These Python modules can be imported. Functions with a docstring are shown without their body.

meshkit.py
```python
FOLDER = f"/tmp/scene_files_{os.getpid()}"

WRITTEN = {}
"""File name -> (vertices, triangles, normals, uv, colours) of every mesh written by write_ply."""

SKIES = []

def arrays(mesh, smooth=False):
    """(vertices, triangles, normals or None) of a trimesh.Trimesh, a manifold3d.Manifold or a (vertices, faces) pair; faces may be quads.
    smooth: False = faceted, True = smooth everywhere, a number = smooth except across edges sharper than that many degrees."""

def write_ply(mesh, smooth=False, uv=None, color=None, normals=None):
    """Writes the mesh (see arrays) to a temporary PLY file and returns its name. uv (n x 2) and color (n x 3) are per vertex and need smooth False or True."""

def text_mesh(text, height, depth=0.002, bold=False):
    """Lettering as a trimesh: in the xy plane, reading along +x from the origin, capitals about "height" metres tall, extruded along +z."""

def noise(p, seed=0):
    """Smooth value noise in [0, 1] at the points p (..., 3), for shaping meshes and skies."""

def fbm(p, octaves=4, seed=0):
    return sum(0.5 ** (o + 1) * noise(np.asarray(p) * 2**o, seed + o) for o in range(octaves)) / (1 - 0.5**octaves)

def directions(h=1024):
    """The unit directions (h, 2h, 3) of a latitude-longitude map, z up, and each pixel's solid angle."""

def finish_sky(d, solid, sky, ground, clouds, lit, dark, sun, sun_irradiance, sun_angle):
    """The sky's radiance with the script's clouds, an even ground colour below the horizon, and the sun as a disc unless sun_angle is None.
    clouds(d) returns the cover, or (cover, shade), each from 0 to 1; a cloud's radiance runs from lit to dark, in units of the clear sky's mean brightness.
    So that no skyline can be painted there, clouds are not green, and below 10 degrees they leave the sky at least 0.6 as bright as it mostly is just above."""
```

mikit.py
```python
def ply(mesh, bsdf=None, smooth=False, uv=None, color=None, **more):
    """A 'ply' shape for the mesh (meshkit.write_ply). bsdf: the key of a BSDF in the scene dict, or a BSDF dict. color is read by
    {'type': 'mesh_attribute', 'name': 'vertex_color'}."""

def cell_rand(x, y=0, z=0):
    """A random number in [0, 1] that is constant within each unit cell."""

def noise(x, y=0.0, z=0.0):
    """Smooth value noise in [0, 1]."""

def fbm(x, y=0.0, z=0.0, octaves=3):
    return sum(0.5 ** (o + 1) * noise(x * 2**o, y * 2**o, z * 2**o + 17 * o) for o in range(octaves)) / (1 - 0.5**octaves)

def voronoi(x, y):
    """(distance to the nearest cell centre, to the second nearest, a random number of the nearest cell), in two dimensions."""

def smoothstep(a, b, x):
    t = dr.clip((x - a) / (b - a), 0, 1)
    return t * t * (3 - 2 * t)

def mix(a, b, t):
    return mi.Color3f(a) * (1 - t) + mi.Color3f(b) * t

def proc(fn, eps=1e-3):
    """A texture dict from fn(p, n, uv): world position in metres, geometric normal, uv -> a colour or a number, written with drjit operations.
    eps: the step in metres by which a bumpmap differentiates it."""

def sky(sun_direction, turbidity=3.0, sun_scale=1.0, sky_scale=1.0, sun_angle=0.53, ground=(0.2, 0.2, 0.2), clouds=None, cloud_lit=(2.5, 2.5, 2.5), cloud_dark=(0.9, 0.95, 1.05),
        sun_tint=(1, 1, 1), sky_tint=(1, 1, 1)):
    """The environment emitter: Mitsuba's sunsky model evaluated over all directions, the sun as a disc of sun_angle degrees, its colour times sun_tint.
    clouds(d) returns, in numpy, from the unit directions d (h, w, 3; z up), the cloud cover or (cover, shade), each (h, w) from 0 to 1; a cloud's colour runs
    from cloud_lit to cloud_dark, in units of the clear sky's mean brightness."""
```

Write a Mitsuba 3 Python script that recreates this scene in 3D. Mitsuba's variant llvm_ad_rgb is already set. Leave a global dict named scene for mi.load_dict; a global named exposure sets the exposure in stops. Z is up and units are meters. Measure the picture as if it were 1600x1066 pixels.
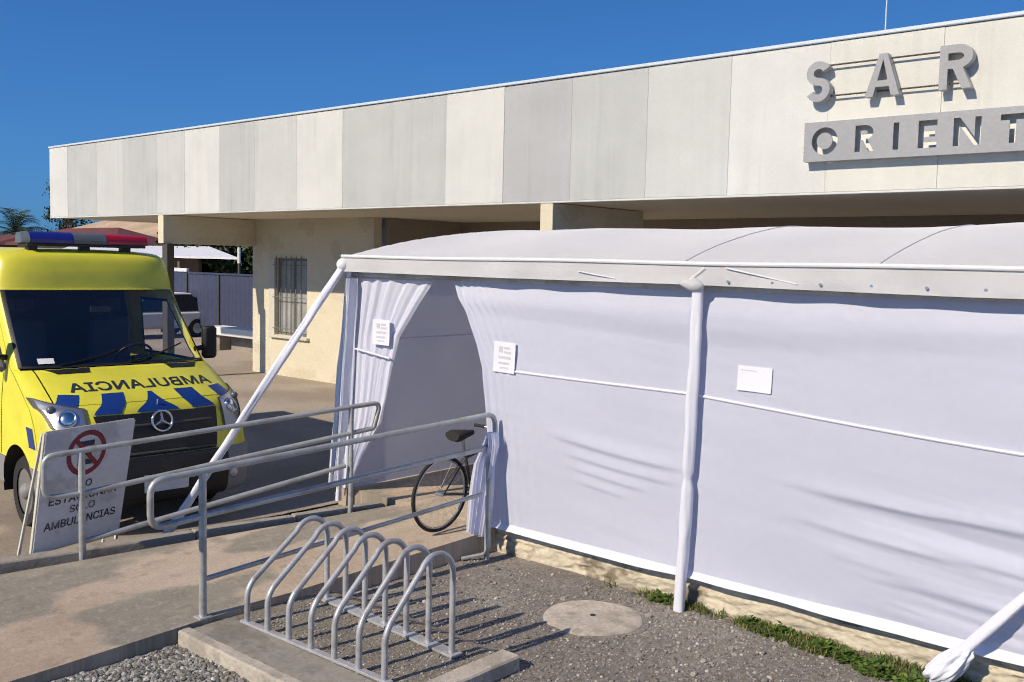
import math
import numpy as np
import trimesh
import mitsuba as mi
import drjit as dr
import shapely.geometry as sg
from shapely import affinity
from scipy.interpolate import PchipInterpolator
import mikit
import meshkit
from mikit import proc, noise, fbm, mix, smoothstep, cell_rand, voronoi

T = mi.ScalarTransform4f
scene, labels = {}, {}
R = np.random.default_rng(7)

# ------------------------------------------------------------------ camera, sky, exposure
CAM = np.array([0.0, 0.0, 2.65])
FW = np.array([-0.65553, 0.75104, -0.07884])
UP = np.array([-0.06868, 0.04468, 0.99664])
scene['camera'] = {'type': 'perspective', 'fov': 55.275, 'fov_axis': 'x', 'near_clip': 0.05, 'far_clip': 3000.0,
                   'to_world': T().look_at(origin=CAM.tolist(), target=(CAM + FW).tolist(), up=UP.tolist())}
SUN = (-0.14, -1.0, 0.68)
scene['sky'] = mikit.sky(SUN, turbidity=3.0, sky_scale=0.64, ground=(0.2, 0.19, 0.18), sun_tint=(0.94, 1.0, 1.12), sky_tint=(0.34, 0.77, 1.38))
exposure = 1.82


# ------------------------------------------------------------------ materials
def lin(r, g, b):
    c = np.array([r, g, b]) / 255.0
    return np.where(c < 0.04045, c / 12.92, ((c + 0.055) / 1.055) ** 2.4).tolist()


def mat(key, color, rough=0.6, two=True, bump=None, **kw):
    col = color if isinstance(color, dict) else {'type': 'rgb', 'value': list(map(float, color))}
    b = {'type': 'principled', 'base_color': col, 'roughness': rough, **kw}
    if bump is not None:
        fn, amount = bump
        b = {'type': 'bumpmap', 'arbitrary': proc(fn), 'scale': amount, 'bsdf': b}
    scene[key] = {'type': 'twosided', 'bsdf': b} if two else b
    return key


def speck(base, var, f=20.0, patch=1.0, dirt=None, amount=0.3):
    """grain plus uneven patches plus stains, all fixed to the matter"""
    base = np.array(base)

    def fn(p, n, uv):
        g = fbm(p.x * f, p.y * f, p.z * f, 3)
        q = fbm(p.x * patch + 5, p.y * patch, p.z * patch, 4)
        k = 1 + var * (g - 0.5) * 2 + var * (q - 0.5) * 2
        c = mi.Color3f(base.tolist()) * k
        if dirt is not None:
            s = smoothstep(0.52, 0.68, fbm(p.x * 1.7 * patch + 9, p.y * 1.7 * patch + 3, p.z * 1.7 * patch, 4))
            c = mix(c, mi.Color3f(list(dirt)) * (0.8 + 0.4 * g), amount * s)
        return c
    return proc(fn)


def panel_tex(base, streak):
    base = np.array(base)

    def fn(p, n, uv):
        a = fbm(p.x * 9.0, p.y * 9.0, p.z * 0.5, 4)
        b = fbm(p.x * 1.6, p.y, p.z * 1.6 + 4, 4)
        r = smoothstep(0.52, 0.75, fbm(p.x * 5.0 + 2, p.y, p.z * 0.35, 3)) * smoothstep(0.35, 0.6, noise(p.x * 23.0, p.y, p.z * 0.8))
        g = noise(p.x * 60, p.y * 60, p.z * 60)
        return mi.Color3f(base.tolist()) * (1 + streak * (a - 0.5) + 0.20 * (b - 0.5) + 0.06 * (g - 0.5) - 0.07 * r)
    return proc(fn)


mat('m_panel_white', panel_tex((0.565, 0.585, 0.575), 0.10), 0.75)
mat('m_panel_grey', panel_tex((0.43, 0.455, 0.455), 0.10), 0.75)
mat('m_panel_mid', panel_tex((0.49, 0.515, 0.51), 0.10), 0.75)
mat('m_panel_dark', panel_tex((0.395, 0.41, 0.43), 0.10), 0.75)
mat('m_panel_cream', panel_tex((0.575, 0.585, 0.55), 0.10), 0.75)
mat('m_coping', (0.55, 0.62, 0.68), 0.35)
mat('m_roof', (0.3, 0.3, 0.3), 0.9)
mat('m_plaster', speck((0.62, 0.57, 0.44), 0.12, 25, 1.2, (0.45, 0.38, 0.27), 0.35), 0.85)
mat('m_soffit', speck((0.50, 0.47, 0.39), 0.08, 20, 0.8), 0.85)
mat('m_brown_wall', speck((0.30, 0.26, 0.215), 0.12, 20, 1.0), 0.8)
mat('m_dark_steel', speck((0.075, 0.07, 0.06), 0.15, 20, 1.0), 0.55)
mat('m_frame_dark', (0.07, 0.07, 0.065), 0.5)
mat('m_window_metal', (0.17, 0.17, 0.16), 0.5)
mat('m_frame_pale', (0.55, 0.53, 0.45), 0.5)
mat('m_sign_steel', speck((0.30, 0.31, 0.33), 0.10, 30, 2.0), 0.45)
mat('m_sign_white', (0.72, 0.72, 0.70), 0.6)


def ground_tex(p, n, uv):
    q = fbm(p.x * 0.7, p.y * 0.7 + 3, 0.0, 4)
    g = fbm(p.x * 55, p.y * 55, 0.0, 3)
    v = voronoi(p.x * 38, p.y * 38)
    c = mix((0.155, 0.14, 0.126), (0.24, 0.222, 0.20), smoothstep(0.35, 0.65, q))
    return c * (0.55 + 0.5 * g + 0.45 * v[2])


mat('m_ground', proc(ground_tex), 0.95, bump=(lambda p, n, uv: fbm(p.x * 45, p.y * 45, 0.0, 3), 0.012))


def yard_tex(p, n, uv):
    q = fbm(p.x * 0.5, p.y * 0.5 + 3, 0.0, 4)
    g = fbm(p.x * 40, p.y * 40, 0.0, 3)
    c = mix((0.235, 0.20, 0.165), (0.30, 0.265, 0.225), smoothstep(0.35, 0.65, q))
    return c * (0.8 + 0.4 * g)


mat('m_yard', proc(yard_tex), 0.9)


def ramp_tex(p, n, uv):
    q = fbm(p.x * 1.1, p.y * 0.8 + 3, 0.0, 4)
    s = smoothstep(0.5, 0.62, fbm(p.x * 1.4 + 7.3, p.y * 1.1 + 1.2, 2.0, 4))
    g = fbm(p.x * 70, p.y * 70, 0.0, 3)
    w = fbm(p.x * 14, p.y * 2.0, 0.0, 3)
    c = mix((0.355, 0.285, 0.215), (0.42, 0.35, 0.275), smoothstep(0.3, 0.7, q))
    c = mix(c, (0.20, 0.195, 0.165), 0.8 * s)
    d = smoothstep(0.60, 0.74, fbm(p.x * 9 + 3, p.y * 9, 1.0, 4))
    c = mix(c, (0.17, 0.145, 0.115), 0.30 * d)
    e = smoothstep(0.64, 0.72, fbm(p.x * 22, p.y * 22 + 8, 1.0, 3))
    c = mix(c, (0.44, 0.39, 0.33), 0.25 * e)
    return c * (0.72 + 0.38 * g + 0.18 * w)


mat('m_ramp', proc(ramp_tex), 0.9, bump=(lambda p, n, uv: fbm(p.x * 60, p.y * 60, 0.0, 3), 0.003))
mat('m_kerb', speck((0.27, 0.25, 0.22), 0.22, 40, 2.5, (0.14, 0.13, 0.11), 0.6), 0.92,
    bump=(lambda p, n, uv: fbm(p.x * 50, p.y * 50, p.z * 50, 3), 0.004))
mat('m_kerb_pale', speck((0.42, 0.385, 0.33), 0.2, 40, 3.0, (0.25, 0.225, 0.19), 0.6), 0.92,
    bump=(lambda p, n, uv: fbm(p.x * 50, p.y * 50, p.z * 50, 3), 0.004))
mat('m_plinth', speck((0.50, 0.455, 0.36), 0.25, 30, 3.0, (0.19, 0.16, 0.12), 1.0), 0.95,
    bump=(lambda p, n, uv: fbm(p.x * 18, p.y * 18, p.z * 30, 4), 0.02))
mat('m_bed', proc(lambda p, n, uv: mix((0.12, 0.11, 0.09), (0.225, 0.20, 0.17), fbm(p.x * 4, p.y * 4, 0.0, 4)) * (0.6 + 0.8 * fbm(p.x * 60, p.y * 60, 0.0, 3))), 0.95,
    bump=(lambda p, n, uv: fbm(p.x * 60, p.y * 60, 0.0, 3), 0.008))
mat('m_lid', speck((0.36, 0.325, 0.28), 0.3, 50, 5.0, (0.22, 0.19, 0.155), 0.6), 0.95,
    bump=(lambda p, n, uv: fbm(p.x * 60, p.y * 60, 0.0, 3), 0.004))
mat('m_vertex', {'type': 'mesh_attribute', 'name': 'vertex_color'}, 0.9)


def cloth(key, color, trans, var=0.05):
    base = np.array(color)

    def fn(p, n, uv):
        a = fbm(p.x * 1.3, p.y * 1.3, p.z * 1.3 + 2, 4)
        b = fbm(p.x * 18, p.y * 18, p.z * 18, 2)
        return mi.Color3f(base.tolist()) * (1 + var * 2 * (a - 0.5) + 0.04 * (b - 0.5))
    scene[key] = {'type': 'principledthin', 'base_color': proc(fn), 'roughness': 0.75, 'diff_trans': trans, 'spec_trans': 0.0, 'sheen': 0.1}
    return key


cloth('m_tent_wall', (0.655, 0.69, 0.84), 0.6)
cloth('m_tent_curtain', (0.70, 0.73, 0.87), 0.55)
cloth('m_tent_roof', (0.60, 0.615, 0.645), 0.35, 0.07)
cloth('m_valance', (0.57, 0.585, 0.615), 0.3)
mat('m_piping', (0.70, 0.71, 0.74), 0.6)
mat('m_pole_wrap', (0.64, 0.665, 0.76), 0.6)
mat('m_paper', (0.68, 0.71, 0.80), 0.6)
mat('m_print', (0.50, 0.51, 0.55), 0.6)
mat('m_galv', speck((0.43, 0.455, 0.455), 0.16, 30, 4.0, (0.30, 0.28, 0.25), 0.55), 0.42, metallic=0.35)
mat('m_galv_rack', speck((0.44, 0.455, 0.48), 0.16, 30, 4.0, (0.31, 0.29, 0.27), 0.55), 0.42, metallic=0.35)
mat('m_black', (0.012, 0.012, 0.013), 0.45)
mat('m_rubber', (0.02, 0.02, 0.02), 0.8)
mat('m_chrome', (0.75, 0.76, 0.78), 0.16, metallic=1.0)
mat('m_steel', (0.55, 0.56, 0.58), 0.3, metallic=0.9)
mat('m_yellow', proc(lambda p, n, uv: mi.Color3f([0.67, 0.635, 0.05]) * (0.86 + 0.28 * fbm(p.x * 4, p.y * 4, p.z * 4, 4))), 0.34, clearcoat=0.6, clearcoat_gloss=0.9)
mat('m_blue', (0.009, 0.04, 0.21), 0.35, clearcoat=0.4)
mat('m_text_dark', (0.02, 0.03, 0.05), 0.5)
mat('m_van_plastic', speck((0.23, 0.23, 0.235), 0.06, 60, 2.0), 0.6)
mat('m_interior', (0.05, 0.05, 0.055), 0.7)
mat('m_seat', (0.045, 0.047, 0.06), 0.85)
mat('m_lens_blue', (0.012, 0.02, 0.22), 0.12, clearcoat=1.0)
mat('m_lens_red', (0.42, 0.008, 0.025), 0.15, clearcoat=1.0)
mat('m_lens_grey', (0.10, 0.12, 0.14), 0.2, clearcoat=0.6)
mat('m_amber', (0.7, 0.25, 0.03), 0.2)
scene['m_glass'] = {'type': 'thindielectric', 'int_ior': 1.5}
mat('m_board', speck((0.70, 0.675, 0.65), 0.08, 30, 3.0, (0.40, 0.37, 0.33), 0.5), 0.6)
mat('m_red', (0.24, 0.022, 0.03), 0.5)
mat('m_worn_print', speck((0.055, 0.055, 0.06), 0.4, 60, 8, (0.32, 0.31, 0.30), 0.8), 0.6)
mat('m_leaf_dark', proc(lambda p, n, uv: mi.Color3f([0.035, 0.06, 0.022]) * (0.5 + cell_rand(p.x * 3, p.y * 3, p.z * 3))), 0.7)
mat('m_trunk', speck((0.15, 0.11, 0.08), 0.3, 12, 2.0), 0.95)
mat('m_tan_roof', speck((0.36, 0.27, 0.19), 0.2, 4, 0.5), 0.9)
mat('m_maroon_roof', speck((0.11, 0.04, 0.04), 0.2, 4, 0.5), 0.8)
mat('m_white_roof', speck((0.62, 0.63, 0.68), 0.08, 3, 0.4), 0.5)
mat('m_house_wall', speck((0.42, 0.36, 0.30), 0.1, 5, 0.5), 0.9)
mat('m_shed_board', speck((0.14, 0.105, 0.085), 0.2, 6, 0.8), 0.9)
mat('m_gate_shaded', speck((0.04, 0.05, 0.10), 0.15, 6, 0.7), 0.5)  # blue sheet metal, base colour darkened to include the shade on the gate
mat('m_white_paint', (0.70, 0.70, 0.70), 0.4)
mat('m_car_glass', (0.02, 0.025, 0.03), 0.08)
mat('m_pane_pale', speck((0.30, 0.31, 0.31), 0.25, 3, 2.0), 0.12)


# ------------------------------------------------------------------ naming helpers
def numbered(name):
    if name not in scene and name not in labels and not any(k.startswith(name + '__') for k in scene):
        return name
    i = 1
    while True:
        k = f'{name}_{i:03d}'
        if k not in scene and k not in labels and not any(q.startswith(k + '__') for q in scene):
            return k
        i += 1


def thing(name, label, cat, group=None):
    k = numbered(name)
    labels[k] = {'label': label, 'category': cat}
    if group:
        labels[k]['group'] = group
    return k


def part(parent, name, mesh, m, smooth=False, label=None, kind=None, **kw):
    k = numbered(parent + '__' + name)
    scene[k] = mikit.ply(mesh, m, smooth=smooth, **kw)
    e = {}
    if label:
        e['label'] = label
    if kind:
        e['kind'] = kind
    if e:
        labels[k] = e
    return k


def single(name, label, cat, mesh, m, smooth=False, group=None, kind=None, **kw):
    k = numbered(name)
    scene[k] = mikit.ply(mesh, m, smooth=smooth, **kw)
    labels[k] = {'label': label, 'category': cat}
    if group:
        labels[k]['group'] = group
    if kind:
        labels[k]['kind'] = kind
    return k


def structure(name, label, mesh, m, smooth=False, **kw):
    k = numbered(name)
    scene[k] = mikit.ply(mesh, m, smooth=smooth, **kw)
    labels[k] = {'label': label, 'kind': 'structure', 'category': name.replace('_', ' ')}
    return k


# ------------------------------------------------------------------ mesh helpers
def join(ms):
    return trimesh.util.concatenate([m if isinstance(m, trimesh.Trimesh) else trimesh.Trimesh(*m, process=False) for m in ms])


def bx(x0, x1, y0, y1, z0, z1, b=0.0):
    if b <= 0:
        m = trimesh.creation.box(extents=(x1 - x0, y1 - y0, z1 - z0))
        m.apply_translation(((x0 + x1) / 2, (y0 + y1) / 2, (z0 + z1) / 2))
        return m
    pts = []
    for x, sx in ((x0, 1), (x1, -1)):
        for y, sy in ((y0, 1), (y1, -1)):
            for z, sz in ((z0, 1), (z1, -1)):
                pts += [(x + sx * b, y + sy * b, z), (x + sx * b, y, z + sz * b), (x, y + sy * b, z + sz * b)]
    return trimesh.convex.convex_hull(np.array(pts))


def obox(c, ax, ay, az, b=0.004):
    """box with centre c and half-axis vectors"""
    m = bx(-1, 1, -1, 1, -1, 1)
    L = [np.linalg.norm(a) for a in (ax, ay, az)]
    m = bx(-L[0], L[0], -L[1], L[1], -L[2], L[2], min(b, min(L) * 0.6))
    A = np.eye(4)
    for i, a in enumerate((ax, ay, az)):
        A[:3, i] = np.array(a, float) / L[i]
    A[:3, 3] = c
    m.apply_transform(A)
    return m


def fillet(pts, r, k=6):
    pts = [np.array(p, float) for p in pts]
    out = [pts[0]]
    for a, b, c in zip(pts, pts[1:], pts[2:]):
        u, v = a - b, c - b
        lu, lv = np.linalg.norm(u), np.linalg.norm(v)
        d = min(r, 0.49 * lu, 0.49 * lv)
        p0, p1 = b + u / lu * d, b + v / lv * d
        for t in np.linspace(0, 1, k + 1):
            out.append((1 - t) ** 2 * p0 + 2 * t * (1 - t) * b + t * t * p1)
    out.append(pts[-1])
    return np.array(out)


def tube(pts, r, n=10, fil=0.0, caps=True, closed=False):
    P = fillet(pts, fil) if fil > 0 else np.array(pts, float)
    rr = np.broadcast_to(np.asarray(r, float), (len(P),))
    Tn = np.gradient(P, axis=0)
    if closed:
        Tn = np.roll(P, -1, 0) - np.roll(P, 1, 0)
    Tn /= np.maximum(np.linalg.norm(Tn, axis=1, keepdims=True), 1e-12)
    a = np.cross(Tn[0], [0, 0, 1.0])
    if np.linalg.norm(a) < 0.1:
        a = np.cross(Tn[0], [1.0, 0, 0])
    a /= np.linalg.norm(a)
    V = []
    th = np.arange(n) * 2 * np.pi / n
    for i in range(len(P)):
        a = a - Tn[i] * (a @ Tn[i])
        a /= np.linalg.norm(a)
        b = np.cross(Tn[i], a)
        V.append(P[i] + rr[i] * (np.cos(th)[:, None] * a + np.sin(th)[:, None] * b))
    V = np.vstack(V)
    F = []
    m = len(P)
    for i in range(m if closed else m - 1):
        j = (i + 1) % m
        for k in range(n):
            q = (k + 1) % n
            F += [(i * n + k, i * n + q, j * n + q), (i * n + k, j * n + q, j * n + k)]
    if caps and not closed:
        V = np.vstack([V, P[:1], P[-1:]])
        c0, c1 = len(V) - 2, len(V) - 1
        for k in range(n):
            q = (k + 1) % n
            F += [(c0, q, k), (c1, (m - 1) * n + k, (m - 1) * n + q)]
    return trimesh.Trimesh(V, np.array(F), process=False)


def ring(c, nrm, R_, r, n=48, k=8):
    nrm = np.array(nrm, float) / np.linalg.norm(nrm)
    a = np.cross(nrm, [0, 0, 1.0]) if abs(nrm[2]) < 0.9 else np.cross(nrm, [1.0, 0, 0])
    a /= np.linalg.norm(a)
    b = np.cross(nrm, a)
    t = np.arange(n) * 2 * np.pi / n
    return tube(np.array(c) + R_ * (np.cos(t)[:, None] * a + np.sin(t)[:, None] * b), r, k, closed=True)


def grid(P, flip=False):
    P = np.asarray(P, float)
    n, m = P.shape[:2]
    i = np.arange(n * m).reshape(n, m)
    f = np.stack([i[:-1, :-1], i[1:, :-1], i[1:, 1:], i[:-1, 1:]], -1).reshape(-1, 4)
    if flip:
        f = f[:, ::-1]
    f = np.vstack([f[:, [0, 1, 2]], f[:, [0, 2, 3]]])
    return trimesh.Trimesh(P.reshape(-1, 3), f, process=False)


def flat_poly(poly):
    ms = []
    for g in getattr(poly, 'geoms', [poly]):
        if g.is_empty or g.area < 1e-7:
            continue
        v, f = trimesh.creation.triangulate_polygon(g, engine='earcut')
        ms.append(trimesh.Trimesh(np.column_stack([v, np.zeros(len(v))]), f, process=False))
    return join(ms)


def mapped(mesh2d, fn, size=0.1):
    """a flat mesh in (a, b) subdivided and sent through fn(a, b) -> points"""
    v, f = trimesh.remesh.subdivide_to_size(mesh2d.vertices, mesh2d.faces, size, max_iter=14)
    return trimesh.Trimesh(fn(v[:, 0], v[:, 1]), f, process=False)


def prism(poly, d, M):
    """shapely polygon extruded by d, then moved with the 4x4 matrix M"""
    ms = []
    for g in getattr(poly, 'geoms', [poly]):
        ms.append(trimesh.creation.extrude_polygon(g, d, engine='earcut'))
    m = join(ms)
    m.apply_transform(M)
    return m


def frame(o, ax, ay, az):
    M = np.eye(4)
    M[:3, 0], M[:3, 1], M[:3, 2], M[:3, 3] = ax, ay, az, o
    return M


def wobble(p, amp, f, seed=0):
    return amp * 2 * (meshkit.fbm(np.asarray(p) * f, 4, seed) - 0.5)


def np_noise(x, y, seed=0, octaves=3):
    return meshkit.fbm(np.stack([x, y, np.zeros_like(x)], -1), octaves, seed)


# ------------------------------------------------------------------ ground, yard, ramp
G = -0.06
YARD = -0.10
gx = np.concatenate([[-1500, -400, -100, -30], np.linspace(-9, 3, 121), [20, 100, 400, 1500]])
gx = np.sort(np.append(gx, [-8.6]))
gy = np.concatenate([[-1500, -400, -100, -20], np.linspace(0, 7.4, 75), [30, 100, 400, 1500]])
GX, GY = np.meshgrid(gx, gy, indexing='ij')


def ground_z(x, y):
    inside = (x > -9) & (x < 3) & (y > 0) & (y < 7.4)
    return np.where((x < -8.55) | (y > 7.5), -0.6, np.where(inside, G + 0.03 * (np_noise(x * 1.3, y * 1.3, 3) - 0.5) + 0.012 * (np_noise(x * 8, y * 8, 4) - 0.5), G))


structure('ground', 'brown gravelly earth in front of the white tent', grid(np.stack([GX, GY, ground_z(GX, GY)], -1)), 'm_ground', smooth=True)

def rail_x(y):
    """line of the far handrail: the ramp narrows slightly towards the tent"""
    return -8.23 + 0.226 * (y - 3.5)


def ramp_x1(y):
    return np.interp(y, [-2, 3.7, 6.78], [-6.13, -6.13, -6.06])


RX1 = -6.13


def ramp_z(y):
    return np.interp(y, [-2.0, 2.4, 6.78], [-0.045, 0.015, 0.145])


# yard to the left of the ramp and beyond the tent (a slab with a real edge)
yp = sg.Polygon([(rail_x(-8) - 0.26, -8), (rail_x(6.0) - 0.26, 6.0), (rail_x(6.0) - 0.26, 6.79), (-8.45, 6.79), (-8.45, 11.2), (40, 11.2), (40, 120), (-220, 120), (-220, -8)])
structure('yard', 'beige paved yard where the ambulance is parked', prism(yp, 0.3, frame((0, 0, YARD - 0.3), (1, 0, 0), (0, 1, 0), (0, 0, 1))), 'm_yard')

ys = np.linspace(-2, 6.775, 60)


def quad_strip(xa, xb, za, zb, y):
    return grid(np.array([[(xa(q), q, za(q)) for q in y], [(xb(q), q, zb(q)) for q in y]]), True)


top = [[(rail_x(y) + 0.10 + (ramp_x1(y) - rail_x(y) - 0.10) * u, y, ramp_z(y) + 0.004 * (np_noise(np.array(u * 6.0), np.array(y * 3.0)) - 0.5)) for y in ys] for u in np.linspace(0, 1, 20)]
ramp = join([grid(np.array(top), True), quad_strip(lambda y: ramp_x1(y), lambda y: ramp_x1(y) + 0.012, ramp_z, lambda y: -0.3, ys),
             quad_strip(lambda y: rail_x(y) + 0.092, lambda y: rail_x(y) + 0.10, lambda y: -0.3, ramp_z, ys)])
structure('ramp', 'worn beige concrete access ramp leading up to the tent opening', ramp, 'm_ramp')
structure('drain', 'narrow open drain between the kerb and the ramp', quad_strip(lambda y: rail_x(y) - 0.10, lambda y: rail_x(y) + 0.12, lambda y: -0.2, lambda y: -0.2, ys), 'm_bed')
kerb = numbered('kerb')
labels[kerb] = {'label': 'grey kerb stones between the ramp and the paved yard', 'kind': 'structure', 'category': 'kerb'}
for y0 in np.arange(-1.0, 6.6, 0.97):
    y1 = min(y0 + 0.962, 6.77)
    zt = 0.045 + 0.075 * (y0 + 1) / 7.5
    c = np.array([rail_x((y0 + y1) / 2) - 0.165, (y0 + y1) / 2, (zt - 0.3) / 2])
    d = np.array([rail_x(y1) - rail_x(y0), y1 - y0, 0]) / 2
    part(kerb, 'stone', obox(c, np.array([0.08, -0.018, 0]), d, np.array([0, 0, (zt + 0.3) / 2]), 0.012), 'm_kerb')

# the slab that the tent stands on, with its broken cream rendered face
structure('platform', 'low concrete slab under the white tent', prism(sg.Polygon([(-8.44, 6.80), (3, 6.80), (3, 11.19), (-8.44, 11.19)]), 0.36, frame((0, 0, -0.2), (1, 0, 0), (0, 1, 0), (0, 0, 1))), 'm_ramp')
px = np.linspace(-6.12, 3, 420)
pz = np.linspace(-0.16, 0.175, 26)
PX, PZ = np.meshgrid(px, pz, indexing='ij')
rough = 0.02 * (meshkit.fbm(np.stack([PX * 9, PX * 0, PZ * 22], -1), 4, 5) - 0.5) * 2 + 0.03 * np.clip(meshkit.fbm(np.stack([PX * 3, PX * 0, PZ * 16], -1), 3, 8) - 0.52, 0, 1) * 4
PY = 6.755 + rough + 0.02 * (PZ > 0.10)
ledge = np.stack([PX[:, -1:], np.full_like(PX[:, -1:], 6.85), PZ[:, -1:]], -1)
single('plinth', 'broken cream rendered plinth along the bottom of the tent wall', 'plinth', grid(np.concatenate([np.stack([PX, PY, PZ], -1), ledge], 1)), 'm_plinth', smooth=40)

# bicycle stand bed: pale kerbs round a gritty bed
bed = thing('stand_bed', 'kerbed gritty bed under the bicycle rack', 'concrete bed')
fx = np.linspace(-6.1, -4.2, 40)


def rough_bar(x0, x1, y0, y1, z0, z1, n=30):
    m = bx(x0, x1, y0, y1, z0, z1, 0.012)
    v, f = trimesh.remesh.subdivide_to_size(m.vertices, m.faces, 0.06, max_iter=12)
    v = v + np.stack([wobble(v, 0.007, 9, s) for s in (1, 2, 3)], -1)
    return trimesh.Trimesh(v, f, process=False)


part(bed, 'kerb', rough_bar(-6.10, -4.10, 3.50, 3.60, -0.15, 0.045), 'm_kerb_pale', smooth=40)
part(bed, 'kerb', rough_bar(-4.27, -4.10, 3.61, 4.86, -0.15, 0.04), 'm_kerb_pale', smooth=40)
part(bed, 'strip', rough_bar(-6.10, -4.28, 3.605, 3.935, -0.15, 0.028), 'm_kerb', smooth=40)
bX, bY = np.meshgrid(np.linspace(-6.11, -4.25, 90), np.linspace(3.56, 5.05, 74), indexing='ij')
part(bed, 'infill', grid(np.stack([bX, bY, 0.02 + 0.014 * (np_noise(bX * 12, bY * 12, 6) - 0.5) - 0.09 * np.clip((bY - 4.80) / 0.24, 0, 1)], -1)), 'm_bed', smooth=True)

# round lid
t = np.linspace(0, 2 * np.pi, 49)
prof = [(0, 0.022), (0.10, 0.023), (0.30, 0.020), (0.355, 0.014), (0.385, 0.002), (0.41, -0.03)]
lidv = np.array([[(r * math.cos(a) * (1 + 0.02 * math.sin(3 * a)), r * math.sin(a) * (1 + 0.02 * math.cos(5 * a)), z) for a in t] for r, z in prof]) + [-4.33, 5.98, G]
lid = thing('manhole_cover', 'round concrete access lid set in the gravel beside the bicycle rack', 'manhole cover')
part(lid, 'lid', grid(lidv, True), 'm_lid', smooth=30)
part(lid, 'lifting_hole', trimesh.creation.cylinder(0.022, 0.004, transform=trimesh.transformations.translation_matrix((-4.33, 5.98, G + 0.0245))), 'm_black')

# ------------------------------------------------------------------ gravel, grass
ico = trimesh.creation.icosahedron()


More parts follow.
